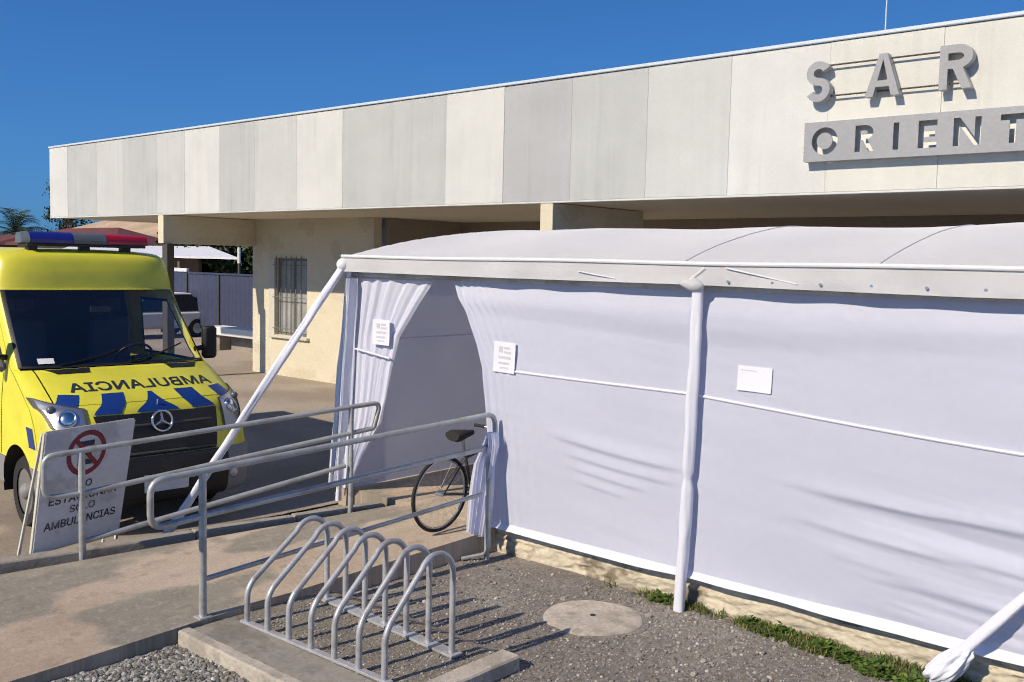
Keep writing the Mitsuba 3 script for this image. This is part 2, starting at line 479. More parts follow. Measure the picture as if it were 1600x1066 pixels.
def stones(n, xr, yr, size, cols, seed, keep=None, sink=0.35, zf=None):
    r = np.random.default_rng(seed)
    x, y = r.uniform(*xr, n), r.uniform(*yr, n)
    ok = np.ones(n, bool) if keep is None else keep(x, y, r)
    x, y = x[ok], y[ok]
    n = len(x)
    s = size[0] + (size[1] - size[0]) * r.random(n) ** 2.5
    q = r.normal(size=(n, 3, 3))
    Q, _ = np.linalg.qr(q)
    sc = r.uniform(0.55, 1.0, (n, 1, 3)) * s[:, None, None]
    jit = r.uniform(0.8, 1.2, (n, 12, 1))
    v = (ico.vertices[None] * jit * sc) @ Q
    v[..., 2] *= 0.75
    z = (zf or ground_z)(x, y)
    v = v + np.stack([x, y, z + s * (0.5 - sink)], -1)[:, None]
    f = (ico.faces[None] + 12 * np.arange(n)[:, None, None]).reshape(-1, 3)
    c = np.array(cols)[r.integers(0, len(cols), n)] * r.uniform(0.6, 1.35, (n, 1))
    return trimesh.Trimesh(v.reshape(-1, 3), f, process=False), np.repeat(c, 12, 0)


def off_bed(x, y, r):
    return ~((x > -6.12) & (x < -4.08) & (y > 3.5) & (y < 4.88)) & (x > RX1 + 0.03) & ((x + 4.33) ** 2 + (y - 5.98) ** 2 > 0.17)


greys = [(0.23, 0.23, 0.215), (0.30, 0.30, 0.285), (0.14, 0.14, 0.13), (0.19, 0.185, 0.155), (0.40, 0.395, 0.38)]
browns = [(0.26, 0.245, 0.228), (0.19, 0.178, 0.165), (0.35, 0.335, 0.31), (0.15, 0.14, 0.13), (0.24, 0.22, 0.19)]
m1, c1 = stones(15000, (-6.12, -4.0), (2.2, 3.5), (0.008, 0.026), greys, 11, off_bed)
m2, c2 = stones(26000, (-6.1, -0.8), (3.3, 6.7), (0.005, 0.017), browns, 12, lambda x, y, r: off_bed(x, y, r) & (r.random(len(x)) < np.clip(0.25 + 0.5 * (x + 5.5), 0.25, 1)))
m3, c3 = stones(700, (-6.1, -0.8), (3.4, 6.75), (0.012, 0.035), browns + [(0.34, 0.31, 0.27)], 13, off_bed)
m4, c4 = stones(5200, (-6.1, -4.27), (3.62, 4.8), (0.004, 0.014), greys + browns, 14, lambda x, y, r: (y > 3.95) | (r.random(len(x)) < 0.15), zf=lambda x, y: 0.018 + 0 * x)
gm = join([m1, m2, m3, m4])
single('gravel', 'loose grey and brown gravel over the bare ground', 'gravel', gm, 'm_vertex', kind='stuff', color=np.vstack([c1, c2, c3, c4]))


def blades(spots, hmin, hmax, cols, seed, wide=0.006, lean=0.5):
    r = np.random.default_rng(seed)
    n = len(spots)
    h = r.uniform(hmin, hmax, n)
    a = r.uniform(0, 2 * np.pi, n)
    ln = r.uniform(0.1, lean, n) * h
    d = np.stack([np.cos(a), np.sin(a), 0 * a], -1)
    p = np.stack([-np.sin(a), np.cos(a), 0 * a], -1) * (wide * r.uniform(0.6, 1.4, n))[:, None]
    up = np.array([0, 0, 1.0])
    mid = spots + d * (ln * 0.35)[:, None] + up * (h * 0.6)[:, None]
    tip = spots + d * ln[:, None] + up * (h * 0.95)[:, None]
    v = np.stack([spots - p, spots + p, mid - p * 0.9, mid + p * 0.9, tip], 1).reshape(-1, 3)
    f = (np.array([[0, 1, 3], [0, 3, 2], [2, 3, 4]])[None] + 5 * np.arange(n)[:, None, None]).reshape(-1, 3)
    c = np.array(cols)[r.integers(0, len(cols), n)] * r.uniform(0.7, 1.3, (n, 1))
    return trimesh.Trimesh(v, f, process=False), np.repeat(c, 5, 0)


greens = [(0.06, 0.115, 0.016), (0.095, 0.15, 0.024), (0.04, 0.08, 0.014), (0.15, 0.16, 0.045), (0.24, 0.20, 0.10)]
n = 15000
gxs = R.uniform(-4.75, 0.3, n)
dens = np.clip(np.interp(gxs, [-4.75, -4.4, -4.1, -3.75, -3.5, -2.6, -2.25, -2.0, -1.5, 0.3], [0.0, 0.35, 0.5, 0.25, 0.8, 0.95, 1.0, 0.8, 0.7, 0.6]), 0, 1)
dens *= np.clip((np_noise(gxs * 3.1, gxs * 0, 21) - 0.36) * 3.4, 0.03, 1)
ok = R.random(n) < dens
gxs = gxs[ok]
wid = np.interp(gxs, [-4.7, -3.8, -3.4, -2.4, -1.9], [0.10, 0.10, 0.17, 0.30, 0.24])
gys = 6.74 - wid * R.random(len(gxs)) ** 1.4
sp = np.stack([gxs, gys, ground_z(gxs, gys) - 0.005], -1)
b1, k1 = blades(sp, 0.025, 0.085, greens, 31, 0.004, 1.1)
single('grass', 'thin green grass growing along the tent plinth', 'grass', b1, 'm_vertex', kind='stuff', color=k1)


def leafy(cx, cy, rad, n, seed):
    r = np.random.default_rng(seed)
    V, C = [], []
    for i in range(n):
        a = r.uniform(0, 2 * np.pi)
        rr = rad * r.random() ** 0.6
        z = r.uniform(0.015, 0.09) * (1.15 - rr / rad)
        c = np.array([cx + rr * math.cos(a), cy + 0.6 * rr * math.sin(a), G + z])
        L, W = r.uniform(0.022, 0.05), r.uniform(0.012, 0.024)
        b = r.uniform(0, 2 * np.pi)
        d = np.array([math.cos(b), math.sin(b), r.uniform(-0.2, 0.7)])
        s = np.array([-math.sin(b), math.cos(b), r.uniform(-0.4, 0.4)])
        V += [c, c + d * L * 0.5 + s * W, c + d * L * 0.5 - s * W, c + d * L]
        C += [np.array(greens[r.integers(0, 3)]) * r.uniform(0.8, 1.4)] * 4
    f = (np.array([[0, 1, 2], [1, 3, 2]])[None] + 4 * np.arange(n)[:, None, None]).reshape(-1, 3)
    return trimesh.Trimesh(np.array(V), f, process=False), np.array(C)


ws = [leafy(x, y, r_, k, 40 + i) for i, (x, y, r_, k) in enumerate([(-2.32, 6.5, 0.17, 420), (-2.05, 6.42, 0.13, 300), (-2.75, 6.6, 0.12, 240), (-3.1, 6.66, 0.1, 160), (-3.35, 6.66, 0.1, 120), (-1.55, 6.5, 0.16, 300), (-1.3, 6.55, 0.1, 160), (-4.15, 6.66, 0.1, 120), (-2.55, 6.56, 0.12, 240)])]
single('weeds', 'low leafy green weeds at the foot of the plinth', 'weeds', join([w[0] for w in ws]), 'm_vertex', kind='stuff', color=np.vstack([w[1] for w in ws]))

# ------------------------------------------------------------------ clinic building
YF = 11.3
ZB, ZT = 3.555, 5.375
bld = thing('clinic_building', 'white flat roofed clinic with a deep panelled roof band', 'building')
edges = [-25.84, -24.83, -23.29, -22.0, -20.46, -19.30, -17.97, -16.70, -15.35, -13.99, -12.66, -11.37, -10.12, -8.82, -7.52, -6.27, -4.97, -3.68, -2.4, -1.1, 0.2, 1.5, 2.8]
tones = ['white', 'grey', 'mid', 'grey', 'mid', 'white', 'grey', 'mid', 'white', 'grey', 'grey', 'white', 'dark', 'grey', 'mid', 'white', 'cream', 'cream', 'cream', 'white', 'cream', 'cream']
for x0, x1, tn in zip(edges, edges[1:], tones):
    dy = R.uniform(-0.004, 0.004)
    part(bld, 'fascia_panel', bx(x0 + 0.0015, x1 - 0.0015, YF + dy, YF + 0.10, ZB + 0.03, ZT - 0.04, 0.002), 'm_panel_' + tn)
part(bld, 'drip_edge', bx(edges[0], edges[-1], YF - 0.012, YF + 0.12, ZB, ZB + 0.026, 0.003), 'm_panel_white')
part(bld, 'coping', bx(edges[0] - 0.02, edges[-1], YF - 0.03, YF + 0.3, ZT - 0.03, ZT + 0.012, 0.006), 'm_coping')
part(bld, 'end_panel', bx(edges[0] + 0.004, edges[0] + 0.1, YF + 0.11, 16.0, ZB + 0.03, ZT - 0.055), 'm_panel_white')
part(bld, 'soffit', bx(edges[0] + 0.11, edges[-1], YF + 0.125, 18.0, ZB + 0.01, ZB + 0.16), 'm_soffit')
part(bld, 'roof', bx(edges[0] + 0.11, edges[-1], YF + 0.31, 18.0, ZT - 0.6, ZT - 0.3), 'm_roof')
WY = 13.7
for x0, x1 in ((-20.42, -20.19), (-9.36, -9.12)):
    part(bld, 'roof_beam', bx(x0, x1, YF - 0.004, WY - 0.003, 2.93, ZB - 0.002, 0.006), 'm_plaster')
part(bld, 'roof_beam', bx(1.7, 1.93, YF - 0.004, WY - 0.003, 2.93, ZB - 0.002, 0.006), 'm_plaster')
part(bld, 'column', bx(-20.33, -20.12, 11.34, 11.52, YARD, 2.928, 0.01), 'm_dark_steel')
# wall with a window opening
wall = sg.box(-20.32, YARD - 0.1, -15.9, ZB + 0.008).difference(sg.box(-19.40, 0.86, -18.19, 2.66))
part(bld, 'wall', prism(wall, 0.22, frame((0, WY + 0.22, 0), (1, 0, 0), (0, 0, 1), (0, -1, 0))), 'm_plaster')
part(bld, 'return_wall', bx(-20.32, -20.10, WY + 0.223, 18, YARD - 0.1, ZB + 0.008), 'm_plaster')
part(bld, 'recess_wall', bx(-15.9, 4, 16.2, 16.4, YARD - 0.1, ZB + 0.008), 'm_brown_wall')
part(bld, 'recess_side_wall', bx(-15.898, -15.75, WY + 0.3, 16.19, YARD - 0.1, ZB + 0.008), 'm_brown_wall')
wn = part(bld, 'window', join([bx(-19.398, -18.192, WY + 0.09, WY + 0.15, 0.862, 0.92), bx(-19.398, -18.192, WY + 0.09, WY + 0.15, 2.60, 2.658), bx(-19.398, -19.34, WY + 0.09, WY + 0.15, 0.921, 2.599), bx(-18.25, -18.192, WY + 0.09, WY + 0.15, 0.921, 2.599), bx(-18.82, -18.77, WY + 0.09, WY + 0.15, 0.921, 2.599)]), 'm_window_metal')
part(wn, 'pane', bx(-19.339, -18.821, WY + 0.11, WY + 0.125, 0.921, 2.599), 'm_pane_pale')
part(wn, 'pane', bx(-18.769, -18.251, WY + 0.11, WY + 0.125, 0.921, 2.599), 'm_pane_pale')
part(wn, 'sill', bx(-19.55, -18.08, WY - 0.09, WY + 0.08, 0.79, 0.857, 0.008), 'm_frame_pale')
part(wn, 'reveal', bx(-19.62, -19.402, WY - 0.03, WY - 0.002, 0.86, 2.66, 0.004), 'm_frame_pale')
for x in np.arange(-19.30, -18.2, 0.19):
    part(wn, 'bar', tube([(x, WY - 0.045, 0.90), (x, WY - 0.045, 2.72)], 0.011, 6), 'm_window_metal')
for z in (1.02, 1.75, 2.5):
    part(wn, 'cross_bar', tube([(-19.42, WY - 0.06, z), (-18.17, WY - 0.06, z)], 0.010, 6), 'm_window_metal')

ant = thing('antenna_mast', 'thin pale mast standing on the clinic roof', 'antenna')
part(ant, 'rod', tube([(-4.46, 11.62, 4.95), (-4.46, 11.62, 9.2)], 0.008, 8), 'm_coping')
part(ant, 'foot', bx(-4.54, -4.38, 11.55, 11.69, 4.93, ZT + 0.06, 0.01), 'm_coping')

# raised letters SAR on two rods
LY = YF - 0.02
sign = thing('raised_letter_sign', 'grey raised letters SAR on two thin rods on the white fascia', 'sign')


def letter(ch, w, h):
    """flat letter outline in a box w x h"""
    s = 0.088
    if ch == 'S':
        t = np.linspace(0, 1, 40)
        r1 = h * 0.25
        up = [(w / 2 + (w / 2 - s / 2) * math.cos(a), h - s / 2 - (h / 4 - s / 4) + (h / 4 - s / 4) * math.sin(a)) for a in np.radians(np.linspace(25, 270, 24))]
        dn = [(w / 2 + (w / 2 - s / 2) * math.cos(a), s / 2 + (h / 4 - s / 4) + (h / 4 - s / 4) * math.sin(a)) for a in np.radians(np.linspace(90, -155, 24))]
        return sg.LineString(up + dn).buffer(s / 2, cap_style=2)
    if ch == 'A':
        o = sg.Polygon([(0, 0), (w / 2 - s * 0.5, h), (w / 2 + s * 0.5, h), (w, 0), (w - s * 1.05, 0), (w / 2, h * 0.86), (s * 1.05, 0)])
        return o.union(sg.box(w * 0.24, h * 0.22, w * 0.76, h * 0.22 + s * 0.8))
    if ch == 'R':
        ob = sg.box(0, 0, s, h)
        b = sg.LineString([(s * 0.5, h - s / 2), (w * 0.55, h - s / 2)] + [(w * 0.55 + (w * 0.45 - s / 2) * math.cos(a), h * 0.73 + (h * 0.27 - s / 2) * math.sin(a)) for a in np.radians(np.linspace(90, -90, 16))] + [(s * 0.5, h * 0.46 + s / 2)]).buffer(s / 2, cap_style=2)
        leg = sg.Polygon([(w * 0.40, h * 0.48), (w * 0.40 + s * 1.2, h * 0.48), (w, 0), (w - s * 1.15, 0)])
        return ob.union(b).union(leg)


for ch, x0, x1 in (('S', -5.19, -4.90), ('A', -4.48, -4.09), ('R', -3.67, -3.33)):
    part(sign, 'letter', prism(letter(ch, x1 - x0, 0.47), 0.11, frame((x0, LY - 0.02, 4.63), (1, 0, 0), (0, 0, 1), (0, -1, 0))), 'm_sign_steel', label=f'raised grey letter {ch}')
for z in (4.70, 5.055):
    part(sign, 'rod', tube([(-4.95, LY - 0.045, z), (-3.40, LY - 0.045, z)], 0.011, 6), 'm_dark_steel')

# plate with cut-out letters
plate = thing('cut_out_name_board', 'long grey metal board with cut out letters reading ORIENT on the fascia', 'sign')


def glyphs():
    H = 0.30
    s = 0.062
    out = []

    def at(p, x):
        out.append(affinity.translate(p, x, 0))
    # O with stencil bridges
    o = sg.Point(0.165, H / 2).buffer(0.158, 24).difference(sg.Point(0.165, H / 2).buffer(0.158 - s, 24))
    at(o, 0)
    w = 0.21
    r = sg.box(0, 0, s, H).union(sg.LineString([(s * 0.9, H - s / 2), (w * 0.5, H - s / 2)] + [(w * 0.5 + (w * 0.5 - s / 2) * math.cos(a), H * 0.72 + (H * 0.28 - s / 2) * math.sin(a)) for a in np.radians(np.linspace(90, -90, 12))] + [(s * 0.9, H * 0.44 + s / 2)]).buffer(s / 2, cap_style=2)).union(sg.Polygon([(w * 0.36, H * 0.5), (w * 0.36 + s, H * 0.5), (w * 1.05, 0), (w * 1.05 - s, 0)]))
    at(r, 0.53)
    at(sg.box(0, 0, s, H), 0.965)
    w = 0.20
    at(sg.box(0, 0, s, H).union(sg.box(0, 0, w, s)).union(sg.box(0, H - s, w, H)).union(sg.box(0, H / 2 - s / 2, w * 0.9, H / 2 + s / 2)), 1.24)
    w = 0.28
    at(sg.box(0, 0, s, H).union(sg.box(w - s, 0, w, H)).union(sg.Polygon([(0, H), (s * 1.05, H), (w, 0), (w - s * 1.05, 0)])), 1.61)
    w = 0.24
    at(sg.box(w / 2 - s / 2, 0, w / 2 + s / 2, H).union(sg.box(0, H - s, w, H)), 2.08)
    return out


pp = sg.box(0, 0, 5.2, 0.46)
for g in glyphs():
    pp = pp.difference(affinity.translate(g, 0.09, 0.085))
islands = []
M_PLATE = frame((-5.19, YF - 0.125, 3.935), (1, 0, 0), (0, 0, 1), (0, -1, 0))
part(plate, 'face', prism(pp, 0.014, M_PLATE), 'm_sign_steel')
part(plate, 'backing', bx(-5.185, 0.0, YF - 0.012, YF - 0.006, 3.94, 4.39), 'm_sign_white')
part(plate, 'bottom_edge', bx(-5.187, 0.007, YF - 0.1245, YF - 0.012, 3.936, 3.939), 'm_sign_steel')
part(plate, 'end_edge', bx(-5.19, -5.188, YF - 0.1245, YF - 0.012, 3.9395, 4.389), 'm_sign_steel')
part(plate, 'top_edge', bx(-5.187, 0.007, YF - 0.1245, YF - 0.012, 4.39, 4.393), 'm_sign_steel')
# ------------------------------------------------------------------ tent
YT = 6.70
XL, XR = -8.09, 0.08
YB = 10.85
EAVE, RIDGE = 2.682, 3.05
tent = thing('event_tent', 'large white fabric tent with a hipped roof and closed fabric walls', 'tent')


def roof_z(x, y):
    d = np.minimum(np.minimum(y - (YT - 0.145), YB - y), np.minimum(x - XL + 0.02, XR + 0.02 - x) * 3.2)
    tt = np.clip(d / 2.07, 0, 1)
    z = EAVE + (RIDGE - EAVE) * (1 - (1 - tt) ** 1.7)
    ph = (x - XL) / ((XR - XL) / 4)
    sag = np.sin(np.pi * (ph % 1.0)) ** 2
    return z - 0.035 * sag * np.sin(np.pi * np.clip(tt, 0, 1) * 0.85) + 0.03 * tt * np.sin(np.pi * np.clip((x + 3.2) / 3.2, 0, 1)) ** 2 + 0.012 * (np_noise(x * 1.7, y * 1.7, 9) - 0.5)


rx, ry = np.linspace(XL - 0.02, XR + 0.02, 160), np.linspace(YT - 0.145, YB, 80)
RXX, RYY = np.meshgrid(rx, ry, indexing='ij')
part(tent, 'roof', grid(np.stack([RXX, RYY, roof_z(RXX, RYY)], -1), True), 'm_tent_roof', smooth=True)
for xs in (-4.0, -2.5):
    yy = np.linspace(YT - 0.13, YT + 2.0, 24)
    part(tent, 'roof_seam', tube(np.stack([xs + 0 * yy, yy, roof_z(xs + 0 * yy, yy) + 0.003], -1), 0.005, 6), 'm_print')
# valance and its piping, with a slight wave
vx = np.linspace(XL - 0.03, XR + 0.03, 320)
vz = np.linspace(0, 1, 8)
VX, VZ = np.meshgrid(vx, vz, indexing='ij')
low = np.interp(VX, [-8.1, -6.0, -4.0, -2.0, 0.1], [2.54, 2.53, 2.53, 2.512, 2.52])
VY = YT - 0.13 - 0.012 * np.sin(VX * 7 + 1.5 * np.sin(VX * 2.3)) * VZ - 0.02 * VZ * np_noise(VX * 3, VZ * 2, 4)
part(tent, 'valance', grid(np.stack([VX, VY, EAVE - 0.01 + (low - EAVE) * VZ], -1)), 'm_valance', smooth=True)
part(tent, 'piping', tube(np.stack([vx, vx * 0 + YT - 0.138, EAVE + 0.004 + 0.004 * np.sin(vx * 2.1)], -1), 0.016, 8), 'm_piping')
sy = np.linspace(YT - 0.1, YB, 60)
part(tent, 'valance', grid(np.array([[(XL - 0.025, y, EAVE - 0.01) for y in sy], [(XL - 0.035, y, 2.45) for y in sy]])), 'm_valance', smooth=True)
part(tent, 'eave_rail', tube([(XL, YT, 2.50), (XR, YT, 2.50)], 0.024, 8), 'm_galv')
part(tent, 'eave_rail', tube([(XL, YT, 2.50), (XL, YB, 2.50)], 0.024, 8), 'm_galv')


# the long front wall
def smooth_step(a, b, x):
    t = np.clip((x - a) / (b - a), 0, 1)
    return t * t * (3 - 2 * t)


ZW = np.linspace(2.50, 0.25, 170)
XA = np.linspace(0, 1, 420)
AA, WZ = np.meshgrid(XA, ZW, indexing='ij')
edge_r = np.interp(WZ, [0.2, 0.93, 1.28, 1.68, 1.88, 2.2, 2.47], [-6.06, -6.07, -6.10, -6.16, -6.24, -6.40, -6.62])
WX = edge_r + (XR - edge_r) * AA
fold = np_noise(WX * 0.35 + 3, (WZ + 0.10 * WX) * 5.5, 12, 3) - 0.5
fold2 = np_noise(WX * 0.9 + 3, (WZ + 0.13 * WX) * 13, 14, 3) - 0.5
bil = np.sin(np.pi * np.clip((WX + 8.1) / 4.1 % 1.0, 0, 1)) ** 2 * np.sin(np.pi * np.clip((WZ - 0.25) / 2.2, 0, 1))
lowmask = smooth_step(1.45, 0.9, WZ) * smooth_step(0.40, 0.62, np_noise(WX * 0.55 + 1, WZ * 1.1 + 7, 19, 3)) * 1.3 + 0.16
near_edge = np.exp(-(WX - edge_r) / 0.22)
pleat = near_edge * 0.018 * np.sin((WX - edge_r) * 62 + 2.2 * np_noise(WX * 4, WZ * 1.3, 3) + WZ * 1.2)
WYY = YT - 0.015 - 0.05 * bil - 0.06 * fold * lowmask - 0.018 * fold2 * lowmask + 0.035 * smooth_step(2.25, 2.48, WZ) + pleat
# tension creases that run along the lower half of each bay, and the sag below the eave
for x0, z0, x1, z1, w, am in ((-3.25, 1.10, 0.1, 0.97, 0.035, 0.034), (-3.2, 0.87, 0.1, 0.66, 0.045, 0.030), (-2.9, 0.66, -1.2, 0.55, 0.03, 0.010), (-2.7, 0.56, -1.5, 0.48, 0.025, 0.008),
                              (-5.4, 1.16, -3.95, 1.04, 0.032, 0.022), (-5.25, 1.02, -4.05, 0.92, 0.022, 0.015), (-5.2, 0.91, -4.3, 0.83, 0.022, 0.012), (-5.1, 0.80, -4.5, 0.74, 0.02, 0.008)):
    tx_ = (WX - x0) / (x1 - x0)
    zc_ = z0 + (z1 - z0) * tx_ + 0.012 * np.sin(WX * 3.1)
    win_ = smooth_step(-0.05, 0.35, tx_) * smooth_step(1.08, 0.75, tx_)
    q_ = (WZ - zc_) / w
    WYY -= am * win_ * np.exp(-np.where(q_ > 0, q_ * 0.45, q_ * 1.3) ** 2)
WYY -= 0.022 * smooth_step(2.08, 2.26, WZ + 0.05 * np.sin(WX * 1.3)) * smooth_step(2.5, 2.3, WZ)
WYY += 0.03 * smooth_step(0.05, 0.0, np.abs(WX + 3.94) - 0.0) * 0.6
part(tent, 'wall_panel', grid(np.stack([WX, WYY, WZ], -1), True), 'm_tent_wall', smooth=True)
# hem that kicks out at the bottom
hx = np.linspace(-6.05, XR, 300)
hk = np.linspace(0, 1, 8)
HX, HK = np.meshgrid(hx, hk, indexing='ij')
base_y = np.interp(HX, WX[:, -1], WYY[:, -1])
part(tent, 'bottom_hem', grid(np.stack([HX, base_y - 0.05 * HK ** 1.4 - 0.012 * HK * np.sin(HX * 5 + np.sin(HX * 1.7) * 2), 0.25 - 0.055 * HK - 0.01 * HK * np.sin(HX * 2.2)], -1), True), 'm_pole_wrap', smooth=True)
sx = np.linspace(-5.98, XR, 200)
seam_z = np.interp(sx, [-6.0, -5.84, -3.94, -1.56, 0.1], [1.74, 1.70, 1.66, 1.555, 1.60]) - 0.02 * np.sin(np.pi * ((sx + 8.1) / 4.1 % 1.0))
from scipy.interpolate import RegularGridInterpolator
_wy = RegularGridInterpolator((XA, ZW[::-1]), WYY[:, ::-1], bounds_error=False, fill_value=None)


def wall_y(x, z):
    e = np.interp(z, [0.2, 0.93, 1.28, 1.68, 1.88, 2.2, 2.47], [-6.06, -6.07, -6.10, -6.16, -6.24, -6.40, -6.62])
    return _wy(np.stack([(x - e) / (XR - e), z], -1))


part(tent, 'wall_seam', tube(np.stack([sx, wall_y(sx, seam_z) - 0.006, seam_z], -1), 0.011, 6), 'm_piping', smooth=40)


# gathered left curtain, corner drape and the tied bundle
def drape(zs, xl, xr, y0, n, amp, seed, nx=120, flare=0.0, mat_='m_tent_curtain', name='curtain'):
    A, Z = np.meshgrid(np.linspace(0, 1, nx), zs, indexing='ij')
    l, r = np.interp(Z, *xl), np.interp(Z, *xr)
    X = l + (r - l) * A
    ph = 2 * np.pi * n * A + 3.0 * (np_noise(A * 2.5, Z * 0.8, seed) - 0.5) * 2
    am = amp * (0.55 + 0.9 * np_noise(A * 5 + 9, Z * 0.7, seed + 1))
    Y = y0 - am * np.sin(ph) - 0.35 * am * np.sin(2.3 * ph + 1) - flare * (2.4 - Z)
    return part(tent, name, grid(np.stack([X, Y, Z], -1), True), mat_, smooth=True)


zs = np.linspace(2.46, 0.2, 110)
drape(zs, ([0.2, 1.0, 2.5], [-8.16, -8.08, -7.98]), ([0.2, 0.26, 0.58, 0.95, 1.24, 1.54, 1.88, 2.22, 2.48], [-8.12, -8.10, -7.92, -7.64, -7.55, -7.48, -7.37, -7.10, -6.87]), YT, 4.5, 0.013, 51)
drape(zs, ([0.2, 0.97, 1.6, 2.5], [-8.37, -8.28, -8.21, -8.13]), ([0.2, 1.0, 2.5], [-8.15, -8.06, -7.97]), YT - 0.06, 2.6, 0.05, 61, nx=80, mat_='m_pole_wrap', name='corner_drape')
drape(np.linspace(1.12, 0.13, 60), ([0.13, 0.5, 0.8, 1.0, 1.12], [-6.20, -6.16, -6.10, -5.99, -5.93]), ([0.13, 0.6, 1.0, 1.12], [-5.98, -5.90, -5.83, -5.85]), YT - 0.23, 3.6, 0.045, 71, nx=90, name='tied_bundle', flare=-0.03)
part(tent, 'curtain_tape', tube([(-8.0, YT - 0.05, 1.72), (-7.45, YT - 0.05, 1.66)], 0.010, 6), 'm_piping')
# other walls
A, Z = np.meshgrid(np.linspace(0, 1, 140), np.linspace(2.5, 0.17, 50), indexing='ij')
Y = YT + 0.02 + (YB - YT - 0.02) * A
X = XL - (2.5 - Z) * 0.055 + 0.05 * np.sin(np.pi * A) * np.sin(np.pi * (2.5 - Z) / 2.3) + 0.02 * (np_noise(Y * 1.5, Z * 1.5, 5) - 0.5)
part(tent, 'side_wall', grid(np.stack([X, Y, Z], -1)), 'm_tent_wall', smooth=True)
part(tent, 'wall_seam', tube([(XL + 0.045, YT + 0.3, 1.80), (XL + 0.06, YT + 2, 1.80), (XL + 0.045, YB - 0.2, 1.80)], 0.008, 6), 'm_tent_curtain')
A, Z = np.meshgrid(np.linspace(0, 1, 120), np.linspace(2.5, 0.17, 40), indexing='ij')
part(tent, 'back_wall', grid(np.stack([XL + (XR - XL) * A, YB - 0.02 + 0.03 * np.sin(A * 40 + 2 * Z), Z], -1)), 'm_tent_wall', smooth=True)
part(tent, 'side_wall', grid(np.stack([XR + 0 * A + 0.02 * np.sin(A * 20), YT + 0.02 + (YB - YT - 0.04) * A, Z], -1)), 'm_tent_wall', smooth=True)


# wrapped poles
def wrapped(p0, p1, r, seed, n=60, knot=None):
    tt = np.linspace(0, 1, n)
    P = np.array(p0) + tt[:, None] * (np.array(p1) - np.array(p0))
    th = np.linspace(0, 2 * np.pi, 25)
    d = np.array(p1, float) - np.array(p0)
    d /= np.linalg.norm(d)
    a = np.cross(d, [0.3, 1, 0.1])
    a /= np.linalg.norm(a)
    b = np.cross(d, a)
    TT, TH = np.meshgrid(tt, th, indexing='ij')
    rr = r * (1 + 0.55 * (np_noise(TT * 9, np.cos(TH) * 0.9 + np.sin(TH) * 0.7 + seed, seed) - 0.5) + 0.10 * np.sin(3 * TH + 5 * TT))
    if knot is not None:
        rr *= 1 - 0.38 * np.exp(-((TT - knot) / 0.015) ** 2)
    V = P[:, None] + rr[..., None] * (np.cos(TH)[..., None] * a + np.sin(TH)[..., None] * b)
    return grid(V, True)


part(tent, 'pole', wrapped((-3.935, YT - 0.10, -0.08), (-3.875, YT - 0.095, 2.50), 0.043, 3, knot=0.42), 'm_pole_wrap', smooth=True)
part(tent, 'pole', wrapped((-8.22, YT - 0.08, 0.06), (-8.10, YT - 0.06, 2.55), 0.028, 5), 'm_pole_wrap', smooth=True)
part(tent, 'pole', wrapped((0.03, YT - 0.08, -0.08), (0.03, YT - 0.06, 2.5), 0.045, 8), 'm_pole_wrap', smooth=True)
for x in (XL, -4.0, 0.03):
    part(tent, 'pole', tube([(x, YB - 0.1, 0.1), (x, YB - 0.1, 2.52)], 0.03, 8), 'm_galv')
part(tent, 'pole_cap', trimesh.convex.convex_hull(np.vstack([trimesh.creation.icosphere(2, 0.07).vertices * [1.1, 0.8, 0.7] + [-3.885, YT - 0.13, 2.515], trimesh.creation.icosphere(1, 0.02).vertices + [-3.88, YT - 0.15, 2.555], trimesh.creation.icosphere(1, 0.02).vertices + [-3.99, YT - 0.14, 2.525]])), 'm_valance', smooth=True)
part(tent, 'pole_cap', trimesh.creation.icosphere(2, 0.072).apply_scale((1, 0.9, 0.95)).apply_translation((-8.11, YT - 0.13, 2.60)), 'm_piping', smooth=True)
for a, b in (((-3.93, YT - 0.15, 2.555), (-3.80, YT - 0.15, 2.655)), ((-3.62, YT - 0.15, 2.655), (-3.05, YT - 0.152, 2.55)), ((-5.0, YT - 0.15, 2.60), (-4.62, YT - 0.152, 2.55))):
    part(tent, 'strap', obox((np.array(a) + b) / 2, (np.array(b) - a) / 2, (0, 0.0015, 0), (0, 0, 0.0045), 0.0008), 'm_piping')
for x in np.arange(-3.6, 0.0, 0.36):
    part(tent, 'eyelet', tube([(x, YT - 0.148, 2.552), (x, YT - 0.142, 2.552)], 0.011, 10), 'm_steel')
# slanting legs at the corners
part(tent, 'slanting_leg', wrapped((-8.65, 4.82, -0.10), (-8.12, YT - 0.13, 2.57), 0.040, 11), 'm_pole_wrap', smooth=True)
part(tent, 'slanting_leg', wrapped((-1.86, 6.55, 0.16), (-0.02, YT - 0.12, 2.50), 0.036, 15), 'm_pole_wrap', smooth=True)
fv = trimesh.creation.icosphere(4, 1.0)
v = fv.vertices
rad = 1 + 0.30 * (meshkit.fbm(v * [1.6, 3.2, 3.2] + 4, 3, 5) - 0.5) * 2 + 0.10 * np.sin(7 * np.arctan2(v[:, 2], v[:, 1]) + 3 * v[:, 0])
v = v * rad[:, None] * [0.185, 0.085, 0.080] * (1 - 0.30 * v[:, :1] * [0, 1, 1])
ca, sa = math.cos(-0.85), math.sin(-0.85)
v = np.stack([v[:, 0] * ca + v[:, 2] * sa, v[:, 1], -v[:, 0] * sa + v[:, 2] * ca], -1)
part(tent, 'leg_wrap', trimesh.Trimesh(v + [-1.875, 6.55, 0.125], fv.faces, process=False), 'm_pole_wrap', smooth=True, label='crumpled white fabric tied round the foot of the leg')


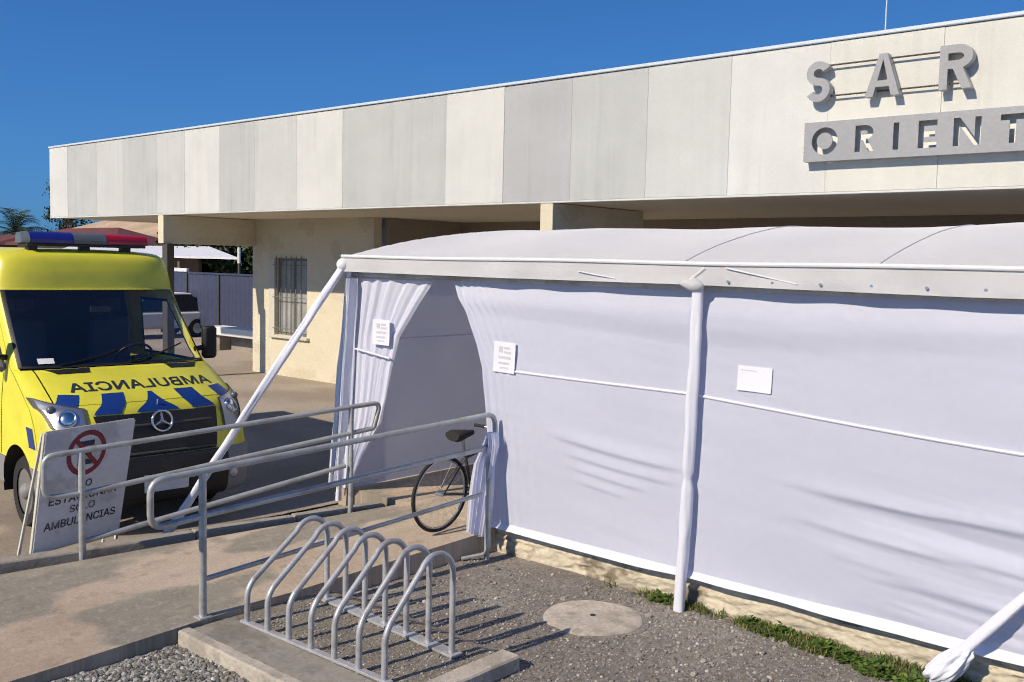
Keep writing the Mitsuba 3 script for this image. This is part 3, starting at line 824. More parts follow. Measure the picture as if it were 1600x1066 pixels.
# notices taped to the walls
def notice(x0, x1, z0, z1, y, label, lines, group=None, tilt=0.0):
    k = thing('paper_notice', label, 'notice')
    c, s = math.cos(tilt), math.sin(tilt)
    xc, zc = (x0 + x1) / 2, (z0 + z1) / 2
    w, h = x1 - x0, z1 - z0
    U, W = np.meshgrid(np.linspace(-w / 2, w / 2, 9), np.linspace(-h / 2, h / 2, 9), indexing='ij')

    def curl(u, v):
        return y - 0.004 * (np.abs(u) / w * 2) ** 3 - 0.005 * np.clip(-v / h * 2, 0, 1) ** 2
    part(k, 'sheet', grid(np.stack([xc + U * c - W * s, curl(U, W), zc + U * s + W * c], -1)), 'm_paper', smooth=True)
    for (a0, b0, a1, b1) in lines:
        u, v_ = np.meshgrid(np.linspace(a0 * w - w / 2, a1 * w - w / 2, 5), np.linspace(b0 * h - h / 2, b1 * h - h / 2, 2), indexing='ij')
        part(k, 'print', grid(np.stack([xc + u * c - v_ * s, curl(u, v_) - 0.0015, zc + u * s + v_ * c], -1)), 'm_print')
    return k


pl = [(0.22, 0.64, 0.42, 0.84), (0.48, 0.62, 0.80, 0.70), (0.48, 0.76, 0.76, 0.84), (0.22, 0.44, 0.8, 0.53), (0.22, 0.26, 0.74, 0.34), (0.3, 0.12, 0.7, 0.18)]
notice(-7.71, -7.45, 1.79, 2.05, YT - 0.055, 'white printed notice on the left curtain of the tent opening', pl)
notice(-6.00, -5.74, 1.66, 1.94, float(wall_y(np.array([-5.87]), np.array([1.8]))[0]) - 0.018, 'white printed notice just right of the tent opening', pl, tilt=-0.03)
notice(-3.545, -3.265, 1.735, 1.925, float(wall_y(np.array([-3.4]), np.array([1.83]))[0]) - 0.012, 'plain white sheet taped to the tent wall right of the middle pole', [(0.08, 0.80, 0.55, 0.835)], tilt=-0.02)

# ------------------------------------------------------------------ hand rails on the ramp
RR = 0.024
nr = thing('ramp_handrail', 'grey tube handrail on the near edge of the ramp beside the bicycle rack', 'handrail')
def npnt(y, z):
    return (-6.18 + 0.26 * (y - 3.75) / 2.77, y, z)


part(nr, 'top_rail', tube([npnt(3.76, 0.80), npnt(3.37, 0.765), npnt(3.37, 1.10), npnt(6.56, 1.285), npnt(6.58, 1.0), npnt(6.42, 0.98)], RR, 10, fil=0.10), 'm_galv', smooth=40)
part(nr, 'middle_rail', tube([npnt(3.75, 0.80), npnt(6.42, 0.975)], RR, 10), 'm_galv', smooth=40)
part(nr, 'lower_rail', tube([npnt(3.75, 0.33), npnt(6.42, 0.56)], RR * 0.8, 10), 'm_galv', smooth=40)
part(nr, 'post', tube([npnt(3.75, 0.0), npnt(3.75, 1.11)], 0.028, 10), 'm_galv', smooth=40)
part(nr, 'post', tube([npnt(6.50, -0.1), npnt(6.50, 1.0)], 0.026, 10), 'm_galv', smooth=40)
part(nr, 'bent_foot', tube([npnt(6.52, 0.30), (-5.90, 6.50, 0.0), (-6.03, 6.28, -0.03)], 0.017, 8, fil=0.08), 'm_galv', smooth=40)
part(nr, 'base_plate', bx(-6.18 - 0.045, -6.18 + 0.045, 3.70, 3.80, 0.04, 0.062, 0.003), 'm_galv')
fr = thing('ramp_handrail', 'grey tube handrail on the far edge of the ramp in front of the ambulance', 'handrail')
def fp(y, z):
    return (rail_x(y), y, z)


part(fr, 'top_rail', tube([fp(3.84, 0.61), fp(3.51, 0.60), fp(3.51, 0.955), fp(6.60, 1.205), fp(6.53, 0.945)], RR, 10, fil=0.09), 'm_galv', smooth=40)
part(fr, 'middle_rail', tube([fp(3.82, 0.61), fp(6.53, 0.945)], RR, 10), 'm_galv', smooth=40)
part(fr, 'lower_rail', tube([fp(3.82, 0.19), fp(6.22, 0.59)], RR, 10), 'm_galv', smooth=40)
part(fr, 'post', tube([fp(3.80, -0.2), fp(3.80, 0.97)], 0.03, 10), 'm_galv', smooth=40)
part(fr, 'post', tube([fp(6.28, -0.2), fp(6.28, 1.175)], 0.026, 10), 'm_galv', smooth=40)

# ------------------------------------------------------------------ bicycle rack
rack = thing('bicycle_rack', 'grey tube bicycle rack of seven slanted hoops', 'bicycle rack')
for i in range(7):
    x = -5.90 + i * (5.90 - 4.455) / 6
    dz = -0.06 + 0.055 * i / 6
    dy = 0.09 * (1 - i / 6)
    yf = 3.965 - 0.03 * (1 - i / 6)
    prof = fillet([(x, yf, 0.02), (x, yf, 0.335 + dz * 0.7), (x, 4.24 + dy, 0.70 + dz)], 0.08)
    c0 = np.array([x, 4.405 + dy, 0.60 + dz])
    ra = 0.155
    arc = [c0 + ra * np.array([0, math.cos(a), math.sin(a)]) for a in np.radians(np.linspace(148, 0, 14))]
    path = np.vstack([prof[:-1], arc, [(x, 4.56 + dy, 0.02)]])
    part(rack, 'hoop', tube(path, 0.021, 10), 'm_galv_rack', smooth=40)
for (xa, ya), (xb, yb), w in (((-5.96, 3.935), (-4.40, 3.967), 0.026), ((-5.96, 4.652), (-4.40, 4.558), 0.05)):
    d = np.array([xb - xa, yb - ya, 0]) / 2
    part(rack, 'base_bar', obox(((xa + xb) / 2, (ya + yb) / 2, 0.038), d, np.array([-d[1], d[0], 0]) / np.linalg.norm(d) * w, np.array([0, 0, 0.009]), 0.003), 'm_galv_rack')

# ------------------------------------------------------------------ folding sign board
sb = thing('sign_board', 'weathered white folding sign board with a no parking symbol behind the far handrail', 'sign')
TL, TR, BL, BR = map(np.array, ((-8.66, 3.725, 1.07), (-8.81, 4.625, 1.08), (-8.515, 3.53, 0.055), (-8.75, 4.42, 0.05)))


def board(a, b):
    a, b = np.asarray(a)[..., None], np.asarray(b)[..., None]
    return (BL * (1 - a) + BR * a) * (1 - b) + (TL * (1 - a) + TR * a) * b


bn = np.cross(BR - BL, TL - BL)
bn /= np.linalg.norm(bn)
if bn[0] < 0:
    bn = -bn
U, W = np.meshgrid(np.linspace(0, 1, 25), np.linspace(0, 1, 25), indexing='ij')
f0, f1 = board(U, W), board(U, W) - bn * 0.012
rim = []
for e in (np.s_[0, :], np.s_[-1, :], np.s_[:, 0], np.s_[:, -1]):
    rim.append(grid(np.stack([f0[e], f1[e]])))
part(sb, 'panel', join([grid(f0), grid(f1)] + rim), 'm_board')
for a, b in ((TL, BL), (TR, BR), (TL, TR), (BL, BR)):
    e0, e1 = np.array(a) - bn * 0.02, np.array(b) - bn * 0.02
    if b is BL or b is BR:
        e1 = e0 + (e1 - e0) * 1.08
        if b is BR and a is BL:
            e1 = np.array(b) - bn * 0.02
    part(sb, 'frame_bar', obox((e0 + e1) / 2, (e1 - e0) / 2, 0.014 * np.cross((e1 - e0) / np.linalg.norm(e1 - e0), bn), 0.013 * bn, 0.002), 'm_frame_pale')
back = np.array([-0.16, -0.08, 0])
for a, b in ((TL, BL), (TR, BR)):
    e0 = np.array(a) - bn * 0.05
    e1 = np.array(b) + back
    e1[2] = YARD
    part(sb, 'rear_leg', obox((e0 + e1) / 2, (e1 - e0) / 2, np.array([0.012, 0.0, 0.0]), np.array([0, 0.012, 0.0]), 0.002), 'm_frame_pale')


def on_board(mesh2d, off=0.003, size=0.05):
    return mapped(mesh2d, lambda a, b: board(a, b) + bn * off, size)


BW, BH = np.linalg.norm(BR - BL), np.linalg.norm(TL - BL)


def bpoly(p):
    return affinity.scale(p, 1 / BW, 1 / BH, origin=(0, 0))


cc = (0.47 * BW, 0.775 * BH)
no = sg.Point(cc).buffer(0.205, 32).difference(sg.Point(cc).buffer(0.160, 32))
part(sb, 'red_ring', on_board(flat_poly(bpoly(no))), 'm_red')
sl = sg.LineString([(cc[0] - 0.12, cc[1] + 0.12), (cc[0] + 0.12, cc[1] - 0.12)]).buffer(0.02, cap_style=2)
part(sb, 'red_bar', on_board(flat_poly(bpoly(sl)), 0.006), 'm_red')
es = sg.LineString([(cc[0] + 0.07, cc[1] + 0.085), (cc[0] - 0.06, cc[1] + 0.085), (cc[0] - 0.06, cc[1] - 0.085), (cc[0] + 0.07, cc[1] - 0.085)]).buffer(0.024, cap_style=2, join_style=2).union(sg.box(cc[0] - 0.06, cc[1] - 0.02, cc[0] + 0.05, cc[1] + 0.022))
part(sb, 'letter_e', on_board(flat_poly(bpoly(es)), 0.0045), 'm_text_dark')


def text_flat(s, h, w=None):
    m = meshkit.text_mesh(s, h, 0.001, True)
    keep = (np.abs(m.face_normals[:, 2]) > 0.9) & (m.triangles_center[:, 2] > 0.0005)
    m = trimesh.Trimesh(m.vertices * [1, 1, 0], m.faces[keep], process=False)
    m.remove_unreferenced_vertices()
    if w:
        m.apply_scale((w / m.extents[0], 1, 1))
    m.apply_translation((-m.bounds.mean(0)[0], -m.bounds[0][1], 0))
    return m


for s, hh, zc, ww in (('NO', 0.062, 0.475, 0.14), ('ESTACIONAR', 0.066, 0.37, 0.72), ('SOLO', 0.062, 0.275, 0.27), ('AMBULANCIAS', 0.066, 0.165, 0.76)):
    m = text_flat(s, hh, ww)
    m.vertices[:, 0] = (m.vertices[:, 0] + 0.5 * BW) / BW
    m.vertices[:, 1] = (m.vertices[:, 1]) / BH + zc
    part(sb, 'lettering', on_board(m, 0.004, 0.06), 'm_worn_print', label=f'dark lettering {s}')

# ------------------------------------------------------------------ bicycle at the tent opening
bike = thing('bicycle', 'dark bicycle leaning against the near handrail at the tent opening', 'bicycle')
bxx = -6.37
rz = 0.145
tilt = 0.10  # leans towards the rail


def bp(y, z):
    return (bxx + tilt * z * 0.6, y, rz + z)


nb = np.array([1.0, 0, -tilt * 0.6])
WR = 0.35
for yc in (6.31, 7.33):
    wh = part(bike, 'wheel', ring(bp(yc, WR + 0.01), nb, WR - 0.028, 0.010, 48, 6), 'm_steel', smooth=True)
    part(wh, 'tyre', ring(bp(yc, WR + 0.01), nb, WR - 0.006, 0.017, 48, 8), 'm_rubber', smooth=True)
    c = np.array(bp(yc, WR + 0.01))
    part(wh, 'hub', tube([c - nb * 0.045, c + nb * 0.045], 0.018, 10), 'm_steel')
    spk = []
    for k in range(28):
        a = 2 * math.pi * k / 28
        d = np.array([0, math.cos(a), math.sin(a)])
        d = d - nb * (d @ nb) / (nb @ nb)
        spk.append(tube([c + nb * 0.03 * (-1) ** k, c + d * (WR - 0.03)], 0.0013, 4, caps=False))
    part(wh, 'spokes', join(spk), 'm_steel', kind='stuff')
seat_t, bb, head_t, head_b = bp(6.60, 0.72), bp(6.75, 0.29), bp(7.13, 0.78), bp(7.16, 0.66)
rear_ax, front_ax = bp(6.31, WR + 0.01), bp(7.33, WR + 0.01)
ft = [tube([seat_t, bb], 0.016, 8), tube([bb, head_b], 0.018, 8), tube([bp(6.62, 0.66), head_t], 0.015, 8), tube([head_b, head_t], 0.019, 8)]
for s in (-0.045, 0.045):
    o = np.array([s, 0, 0])
    ft += [tube([np.array(rear_ax) + o, np.array(bb) + o * 0.4], 0.009, 6), tube([np.array(rear_ax) + o, np.array(seat_t) - [0, 0, 0.06] + o * 0.3], 0.008, 6)]
part(bike, 'frame', join(ft), 'm_frame_dark', smooth=40)
fk = []
for s in (-0.05, 0.05):
    fk.append(tube([np.array(front_ax) + [s, 0, 0], np.array(head_b) + [s, 0.01, 0]], 0.011, 6))
fk.append(tube([np.array(head_b) + [-0.05, 0.01, 0], np.array(head_b) + [0.05, 0.01, 0]], 0.013, 6))
part(bike, 'fork', join(fk), 'm_frame_dark', smooth=40)
part(bike, 'seat_post', tube([seat_t, bp(6.565, 0.87)], 0.013, 8), 'm_steel', smooth=40)
sp_ = []
for y, w, h in ((6.42, 0.09, 0.036), (6.47, 0.108, 0.045), (6.54, 0.08, 0.036), (6.62, 0.035, 0.022), (6.70, 0.022, 0.018)):
    for a in np.linspace(0, 2 * np.pi, 14, endpoint=False):
        q = np.array(bp(y, 0.905)) + [w * math.cos(a), 0, h * math.sin(a) * (1 if math.sin(a) > 0 else 1.6)]
        sp_.append(q)
part(bike, 'saddle', trimesh.convex.convex_hull(np.array(sp_)), 'm_rubber', smooth=60)
hb = np.array(bp(7.10, 0.86))
part(bike, 'handlebar', tube([hb + [-0.30, -0.04, 0.03], hb + [-0.12, 0, 0.02], hb, hb + [0.12, 0, 0.02], hb + [0.30, -0.04, 0.03]], 0.011, 8), 'm_steel', smooth=40)
for s in (-1, 1):
    part(bike, 'grip', tube([hb + [0.20 * s, -0.015, 0.025], hb + [0.31 * s, -0.045, 0.031]], 0.017, 8), 'm_rubber', smooth=40)
part(bike, 'stem', tube([head_t, hb], 0.014, 8), 'm_frame_dark', smooth=40)
part(bike, 'chainring', ring(np.array(bb) + [0.05, 0, 0], nb, 0.085, 0.006, 32, 6), 'm_frame_dark')
for s, a in ((1, 2.6), (-1, 2.6 + math.pi)):
    e = np.array(bb) + [0.07 * s, 0.165 * math.cos(a), 0.165 * math.sin(a)]
    part(bike, 'crank', tube([np.array(bb) + [0.07 * s, 0, 0], e], 0.010, 8), 'm_steel')
    part(bike, 'pedal', bx(*(sum(([q - h, q + h] for q, h in zip(e + [0.05 * s, 0, 0], (0.045, 0.04, 0.014))), [])), 0.005), 'm_black')

# ------------------------------------------------------------------ ambulance
amb = thing('ambulance', 'yellow high roofed ambulance van with blue chevrons and a blue and red light bar', 'ambulance')
AF = np.array([-8.90, 5.00, -0.115])
AZ = math.radians(95.0)
SC = 1.09
Hd = np.array([math.sin(AZ), math.cos(AZ), 0])
Td = np.array([-Hd[1], Hd[0], 0])


def world(s, w, z):
    s, w, z = (np.asarray(q, float) for q in (s, w, z))
    return AF + SC * (s[..., None] * Hd + w[..., None] * Td + z[..., None] * np.array([0, 0, 1.0]))


wside = PchipInterpolator([0.2, 0.5, 0.7, 1.1, 1.33, 1.47, 1.83, 2.20, 2.45, 2.60, 2.70], [0.925, 0.96, 0.968, 0.968, 0.958, 0.945, 0.92, 0.895, 0.865, 0.82, 0.76])
#        S      Z     D     p    zd
ST = [(-0.10, 0.27, 0.42, 3.4, 0.00),   # 0 bumper bottom
      (-0.01, 0.36, 0.42, 3.4, 0.00),   # 1
      (0.00, 0.52, 0.42, 3.4, 0.00),    # 2 bumper front
      (-0.03, 0.70, 0.42, 3.4, 0.00),   # 3 bumper top
      (-0.06, 0.74, 0.42, 3.2, 0.00),   # 4 grille bottom
      (-0.10, 0.96, 0.45, 3.0, 0.00),   # 5
      (-0.17, 1.13, 0.50, 2.8, 0.00),   # 6 grille top
      (-0.24, 1.20, 0.52, 2.8, 0.01),   # 7 hood lead
      (-0.52, 1.345, 0.45, 2.6, 0.03),  # 8 hood middle
      (-0.84, 1.465, 0.36, 2.4, 0.03),  # 9 hood rear
      (-0.90, 1.475, 0.34, 2.3, 0.02),  # 10 screen bottom
      (-1.28, 1.83, 0.30, 2.3, 0.01),   # 11
      (-1.64, 2.155, 0.22, 2.6, 0.00),  # 12 screen top
      (-1.67, 2.185, 0.22, 2.8, 0.00),  # 13 fairing bottom
      (-1.72, 2.38, 0.24, 3.2, 0.00),   # 14
      (-1.80, 2.52, 0.28, 3.6, 0.01),   # 15 fairing top
      (-2.10, 2.585, 0.26, 3.6, 0.03),  # 16 roof
      (-5.90, 2.60, 0.00, 2.2, 0.06)]   # 17 rear
_st = np.array(ST)
_vi = np.arange(len(ST))
_in = [PchipInterpolator(_vi, _st[:, k]) for k in range(5)]


def shell_raw(u, v):
    S, Z, D, p, zd = (f(v) for f in _in)
    a = np.minimum(np.abs(u), 0.9999)
    s = S - D * (1 - (1 - a ** p) ** (1 / p))
    z = Z - zd * a ** 3
    return s, wside(Z) * u, z


def shell(u, v, off=0.0):
    u, v = np.broadcast_arrays(np.asarray(u, float), np.asarray(v, float))
    P = np.stack(shell_raw(u, v), -1)
    if off:
        e = 2e-3
        uu = np.clip(u, -0.985, 0.985)
        du = np.stack(shell_raw(uu + e, v), -1) - np.stack(shell_raw(uu - e, v), -1)
        v0, v1 = np.clip(v - e, 0, 17), np.clip(v + e, 0, 17)
        dv = np.stack(shell_raw(u, v1), -1) - np.stack(shell_raw(u, v0), -1)
        nn = np.cross(du, dv)
        nn /= np.maximum(np.linalg.norm(nn, axis=-1, keepdims=True), 1e-9)
        P = P + off * nn
    return world(P[..., 0], P[..., 1], P[..., 2])


# make the offset point outwards
_t = (shell(0.0, 8.0, 0.1) - shell(0.0, 8.0)) @ Hd
OUT = 1.0 if _t > 0 else -1.0


def uspace(u0, u1, n):
    """finer towards the rounded ends"""
    a = np.linspace(np.arcsin(np.clip(u0, -1, 1)), np.arcsin(np.clip(u1, -1, 1)), n)
    return np.sin(a)


def patch(u0, u1, v0, v1, nu=40, nv=12, off=0.0):
    U, V = np.meshgrid(uspace(u0, u1, nu), np.linspace(v0, v1, nv), indexing='ij')
    return grid(shell(U, V, off * OUT))


def shell_poly(poly_or_mesh, off=0.004, size=0.06):
    """polygon in (u, v) wrapped on to the shell"""
    m = poly_or_mesh if isinstance(poly_or_mesh, trimesh.Trimesh) else flat_poly(poly_or_mesh)
    v, f = trimesh.remesh.subdivide_to_size(m.vertices * [1, 0.25, 1], m.faces, size, max_iter=14)
    v = v * [1, 4, 1]
    return trimesh.Trimesh(shell(v[:, 0], v[:, 1], off * OUT), f, process=False)


part(amb, 'bumper', patch(-1, 1, 0, 3.6, 60, 24), 'm_van_plastic', smooth=40)
part(amb, 'nose', join([patch(-1, 1, 3.62, 7.02, 70, 24, -0.004)]), 'm_yellow', smooth=40)
part(amb, 'hood', patch(-0.86, 0.86, 7.03, 9.4, 60, 30, 0.0), 'm_yellow', smooth=40)
part(amb, 'fender', patch(-1, -0.87, 7.03, 9.6, 24, 24, -0.003), 'm_yellow', smooth=40)
part(amb, 'fender', patch(0.87, 1, 7.03, 9.6, 24, 24, -0.003), 'm_yellow', smooth=40)
part(amb, 'scuttle', patch(-1, 1, 9.3, 10.1, 40, 6, -0.012), 'm_black', smooth=40)
part(amb, 'pillar', patch(-1, -0.955, 9.62, 12.6, 16, 24, -0.002), 'm_yellow', smooth=40)
part(amb, 'pillar', patch(0.955, 1, 9.62, 12.6, 16, 24, -0.002), 'm_yellow', smooth=40)
ws_ = part(amb, 'windscreen', patch(-0.945, 0.945, 10.05, 12.25, 40, 24, 0.0), 'm_glass', smooth=True)
bord = sg.box(-0.96, 10.0, 0.96, 12.62).difference(sg.Polygon([(-0.93, 10.16), (0.93, 10.16), (0.92, 12.2), (-0.92, 12.2)]))
part(ws_, 'border', shell_poly(bord, 0.004), 'm_black', smooth=True)
part(ws_, 'sticker', shell_poly(sg.box(-0.80, 10.22, -0.66, 10.36), 0.006), 'm_white_paint')
part(amb, 'fairing', patch(-1, 1, 12.63, 16.0, 60, 40), 'm_yellow', smooth=True)
part(amb, 'roof', patch(-1, 1, 16.0, 17.0, 40, 12), 'm_yellow', smooth=True)
# hood vents
for sgn in (-1, 1):
    a, b = sorted((sgn * 0.38, sgn * 0.80))
    vp = sg.Polygon([(a + (0.10 if sgn < 0 else 0.03), 8.60), (b - (0.03 if sgn < 0 else 0.10), 8.60), (b, 9.05), (a, 9.05)])
    part(amb, 'hood_vent', shell_poly(vp, 0.005), 'm_black')
# grille with slats and emblem
gp_ = sg.Polygon([(-0.60, 5.78), (0.60, 5.78), (0.57, 4.6), (0.54, 3.64), (-0.54, 3.64), (-0.56, 4.6)])
gr = part(amb, 'grille', shell_poly(gp_, 0.004), 'm_black')
for v_ in (4.1, 4.65, 5.2):
    uu = np.linspace(-0.52, 0.52, 40)
    part(gr, 'slat', tube(shell(uu, np.full_like(uu, v_), 0.010 * OUT), 0.014, 6), 'm_frame_dark', smooth=True)
ec = shell(np.array(0.0), np.array(5.3), 0.035 * OUT)
en = Hd * 0.97 + np.array([0, 0, 0.22])
en /= np.linalg.norm(en)
em = part(amb, 'emblem', ring(ec, en, 0.102, 0.012, 40, 8), 'm_chrome', smooth=True)
eu = np.cross(en, Td)
if eu[2] < 0:
    eu = -eu
for a in (90, 210, 330):
    d = math.cos(math.radians(a)) * Td + math.sin(math.radians(a)) * eu
    part(em, 'spoke', tube([ec, ec + d * 0.1], np.array([0.016, 0.005]), 8), 'm_chrome')
me = shell(np.array(0.0), np.array(6.5), 0.0)
part(amb, 'hood_badge', tube([me, me + [0.012, 0, 0.055]], 0.008, 6), 'm_chrome')
# head lamps
for sgn in (-1, 1):
    hp = sg.Polygon([(sgn * 0.66, 6.55), (sgn * 0.80, 6.95), (sgn * 0.985, 7.45), (sgn * 0.975, 6.6), (sgn * 0.92, 5.3), (sgn * 0.82, 4.7), (sgn * 0.66, 4.8)])
    hl = part(amb, 'headlight', shell_poly(hp, 0.006), 'm_steel', smooth=True)
    part(hl, 'rim', join([shell_poly(sg.LineString(list(hp.exterior.coords)).buffer(0.012), 0.009)]), 'm_frame_dark')
    c = shell(np.array(sgn * 0.80), np.array(5.7), 0.0)
    nn = shell(np.array(sgn * 0.80), np.array(5.7), 0.02 * OUT) - c
    nn /= np.linalg.norm(nn)
    part(hl, 'reflector', ring(c + nn * 0.012, nn, 0.078, 0.010, 32, 8), 'm_chrome', smooth=True)
    dm = trimesh.creation.icosphere(3, 0.07)
    dm.vertices = dm.vertices - np.outer(dm.vertices @ nn, nn) * 0.6 + c + nn * 0.004
    part(hl, 'lamp', dm, 'm_chrome', smooth=True)
    c2 = shell(np.array(sgn * 0.90), np.array(6.4), 0.01 * OUT)
    part(hl, 'turn_lamp', trimesh.creation.icosphere(2, 0.04).apply_translation(c2), 'm_lens_grey', smooth=True)
# blue chevrons on the nose and the mirrored word
ch = [[(-0.90, 6.75), (-0.76, 6.2), (-0.64, 7.55), (-0.80, 7.62)],
      [(-0.59, 5.84), (-0.35, 5.84), (-0.25, 7.55), (-0.45, 7.55)],
      [(-0.21, 5.84), (-0.02, 7.52), (0.02, 7.52), (0.21, 5.84)],
      [(0.59, 5.84), (0.35, 5.84), (0.25, 7.55), (0.45, 7.55)],
      [(0.90, 6.75), (0.76, 6.2), (0.64, 7.55), (0.80, 7.62)]]
for c in ch:
    part(amb, 'chevron', shell_poly(sg.Polygon(c), 0.004), 'm_blue', smooth=True)
tx = text_flat('AMBULANCIA', 1.0, 1.42)
tx.vertices[:, 0] = -tx.vertices[:, 0] + 0.02          # mirror writing, as on the van
tx.vertices[:, 1] = 7.68 + tx.vertices[:, 1] / tx.extents[1] * 0.46
tx.invert()
part(amb, 'mirrored_lettering', shell_poly(tx, 0.004, 0.05), 'm_text_dark', label='dark mirror written word AMBULANCIA')
# lower intake and number plate
part(amb, 'intake', shell_poly(sg.box(-0.66, 0.1, 0.66, 3.45), 0.004), 'm_black')
part(amb, 'number_plate', shell_poly(sg.box(-0.22, 1.3, 0.22, 2.2), 0.012), 'm_white_paint')
for sgn in (-1, 1):
    c = shell(np.array(sgn * 0.72), np.array(1.7), 0.006 * OUT)
    part(amb, 'fog_lamp', trimesh.creation.icosphere(2, 0.05).apply_scale((0.4, 1, 1)).apply_translation(c), 'm_steel', smooth=True)

# flanks
vv = np.linspace(0, 17, 200)
fs, _, fz = shell_raw(np.full_like(vv, 1.0), vv)
outline = [(s, z) for s, z in zip(fs, fz)] + [(-5.9, 0.35), (-0.6, 0.35)]
side = sg.Polygon(outline).buffer(0)
WS, WZc, WRr = (-1.0, -4.67), 0.335, 0.44
cut = sg.Point(WS[0], WZc).buffer(WRr, 24).union(sg.Point(WS[1], WZc).buffer(WRr, 24)).union(sg.box(WS[0] - WRr, -1, WS[0] + WRr, WZc)).union(sg.box(WS[1] - WRr, -1, WS[1] + WRr, WZc))
win = sg.Polygon([(-1.36, 1.46), (-1.50, 1.56), (-1.98, 2.06), (-2.68, 2.06), (-2.68, 1.42), (-1.45, 1.42)])
side_up = side.difference(cut).intersection(sg.box(-6, 0.62, 1, 3)).difference(win)
side_low = side.difference(cut).intersection(sg.box(-6, 0, 1, 0.62))
for sgn in (-1, 1):
    def fl(a, b, off=0.0, sgn=sgn):
        return world(a, sgn * (wside(np.clip(b, 0.2, 2.7)) + off), b)
    part(amb, 'side', mapped(flat_poly(side_up), fl, 0.12), 'm_yellow', smooth=40)
    part(amb, 'sill_cladding', mapped(flat_poly(side_low), lambda a, b: fl(a, b, 0.006), 0.12), 'm_van_plastic', smooth=40)
    part(amb, 'side_window', mapped(flat_poly(win), fl, 0.2), 'm_glass', smooth=True)
    part(amb, 'window_rubber', mapped(flat_poly(win.buffer(0.015).difference(win.buffer(-0.03))), lambda a, b: fl(a, b, 0.004), 0.1), 'm_black')
    part(amb, 'blue_band', mapped(flat_poly(sg.Polygon([(-0.66, 0.80), (-0.50, 0.80), (-0.58, 0.98), (-0.74, 0.98)])), lambda a, b: fl(a, b, 0.004), 0.1), 'm_blue')
    for k in range(5):
        part(amb, 'blue_band', mapped(flat_poly(sg.box(-2.3 - k * 0.8, 0.95, -1.9 - k * 0.8, 1.2)), lambda a, b: fl(a, b, 0.004), 0.2), 'm_blue')
    part(amb, 'door_gap', mapped(flat_poly(sg.LineString([(-1.46, 0.64), (-1.40, 1.40)]).buffer(0.006).union(sg.LineString([(-2.74, 0.64), (-2.74, 2.10)]).buffer(0.006))), lambda a, b: fl(a, b, 0.003), 0.2), 'm_black')
    part(amb, 'door_handle', obox(world(-2.58, sgn * 0.972, 1.25), Hd * 0.09, np.array([0, 0, 0.018]), Td * 0.015, 0.004), 'm_black')
    # mirrors
    mc = world(-1.34, sgn * 1.09, 1.62)
    mir = part(amb, 'mirror', obox(mc, Td * 0.085, np.array([0, 0, 0.19]), Hd * 0.05, 0.03), 'm_black', smooth=40)
    part(mir, 'arm', tube([world(-1.36, sgn * 0.93, 1.55), mc - [0, 0, 0.05]], 0.03, 8), 'm_black')
    part(mir, 'glass', obox(mc - Hd * 0.052, Td * 0.07, np.array([0, 0, 0.16]), Hd * 0.002, 0.001), 'm_chrome')
    for sx_ in WS:
        wl = part(amb, 'wheel', tube([world(sx_, sgn * 0.74, WZc - 0.005), world(sx_, sgn * 0.90, WZc - 0.005)], 0.215 * SC, 32), 'm_steel')
        rr = []
        for w_, r_ in ((0.70, 0.25), (0.69, 0.31), (0.72, 0.335), (0.80, 0.34), (0.88, 0.335), (0.915, 0.31), (0.91, 0.22)):
            rr.append([world(sx_ + r_ * math.cos(a), sgn * w_, WZc - 0.005 + r_ * math.sin(a)) for a in np.linspace(0, 2 * np.pi, 49)])
        part(wl, 'tyre', grid(np.array(rr)), 'm_rubber', smooth=40)
        part(wl, 'hub_cap', trimesh.creation.icosphere(2, 0.09).apply_translation(world(sx_, sgn * 0.87, WZc - 0.005)), 'm_van_plastic', smooth=True)
        av = np.linspace(-0.15, np.pi + 0.15, 30)
        part(amb, 'wheel_arch_liner', grid(np.array([[world(sx_ + (WRr + 0.01) * math.cos(a), sgn * w_, WZc + (WRr + 0.01) * math.sin(a)) for a in av] for w_ in (0.55, 0.955)])), 'm_black')
# underside, rear, cabin
part(amb, 'underbody', join([obox(world(-3.3, 0, 0.40), Hd * 2.6, Td * 0.68, np.array([0, 0, 0.06])), obox(world(-0.55, 0, 0.45), Hd * 0.35, Td * 0.6, np.array([0, 0, 0.1]))]), 'm_black')
rearp = sg.Polygon([(-0.94, 0.35), (0.94, 0.35), (0.9, 1.8), (0.8, 2.45), (-0.8, 2.45), (-0.9, 1.8)])
part(amb, 'rear_doors', mapped(flat_poly(rearp), lambda a, b: world(np.full_like(a, -5.9), a, b), 0.5), 'm_yellow')
part(amb, 'cab_bulkhead', mapped(flat_poly(sg.Polygon([(-0.9, 0.5), (0.9, 0.5), (0.85, 1.8), (0.76, 2.4), (-0.76, 2.4), (-0.85, 1.8)])), lambda a, b: world(np.full_like(a, -2.9), a, b), 0.5), 'm_interior')
part(amb, 'cab_floor', obox(world(-1.95, 0, 0.75), Hd * 0.93, Td * 0.86, np.array([0, 0, 0.02])), 'm_interior')
part(amb, 'cab_ceiling', obox(world(-2.35, 0, 2.18), Hd * 0.55, Td * 0.74, np.array([0, 0, 0.02])), 'm_interior')
dp = []
for s, z in ((-1.02, 1.40), (-1.25, 1.44), (-1.55, 1.40), (-1.62, 1.25), (-1.5, 1.0), (-1.0, 0.9)):
    for w in (-0.84, 0.84):
        dp.append(world(s, w, z))
part(amb, 'dashboard', trimesh.convex.convex_hull(np.array(dp)), 'm_interior')
st = world(-1.72, 0.42, 1.46)
sn = Hd * -0.75 + np.array([0, 0, 0.66])
part(amb, 'steering_wheel', join([ring(st, sn, 0.21, 0.016, 32, 8), tube([st, st + Hd * 0.25 - [0, 0, 0.22]], 0.03, 8), tube([st - Td * 0.2, st + Td * 0.2], 0.018, 6)]), 'm_black', smooth=True)
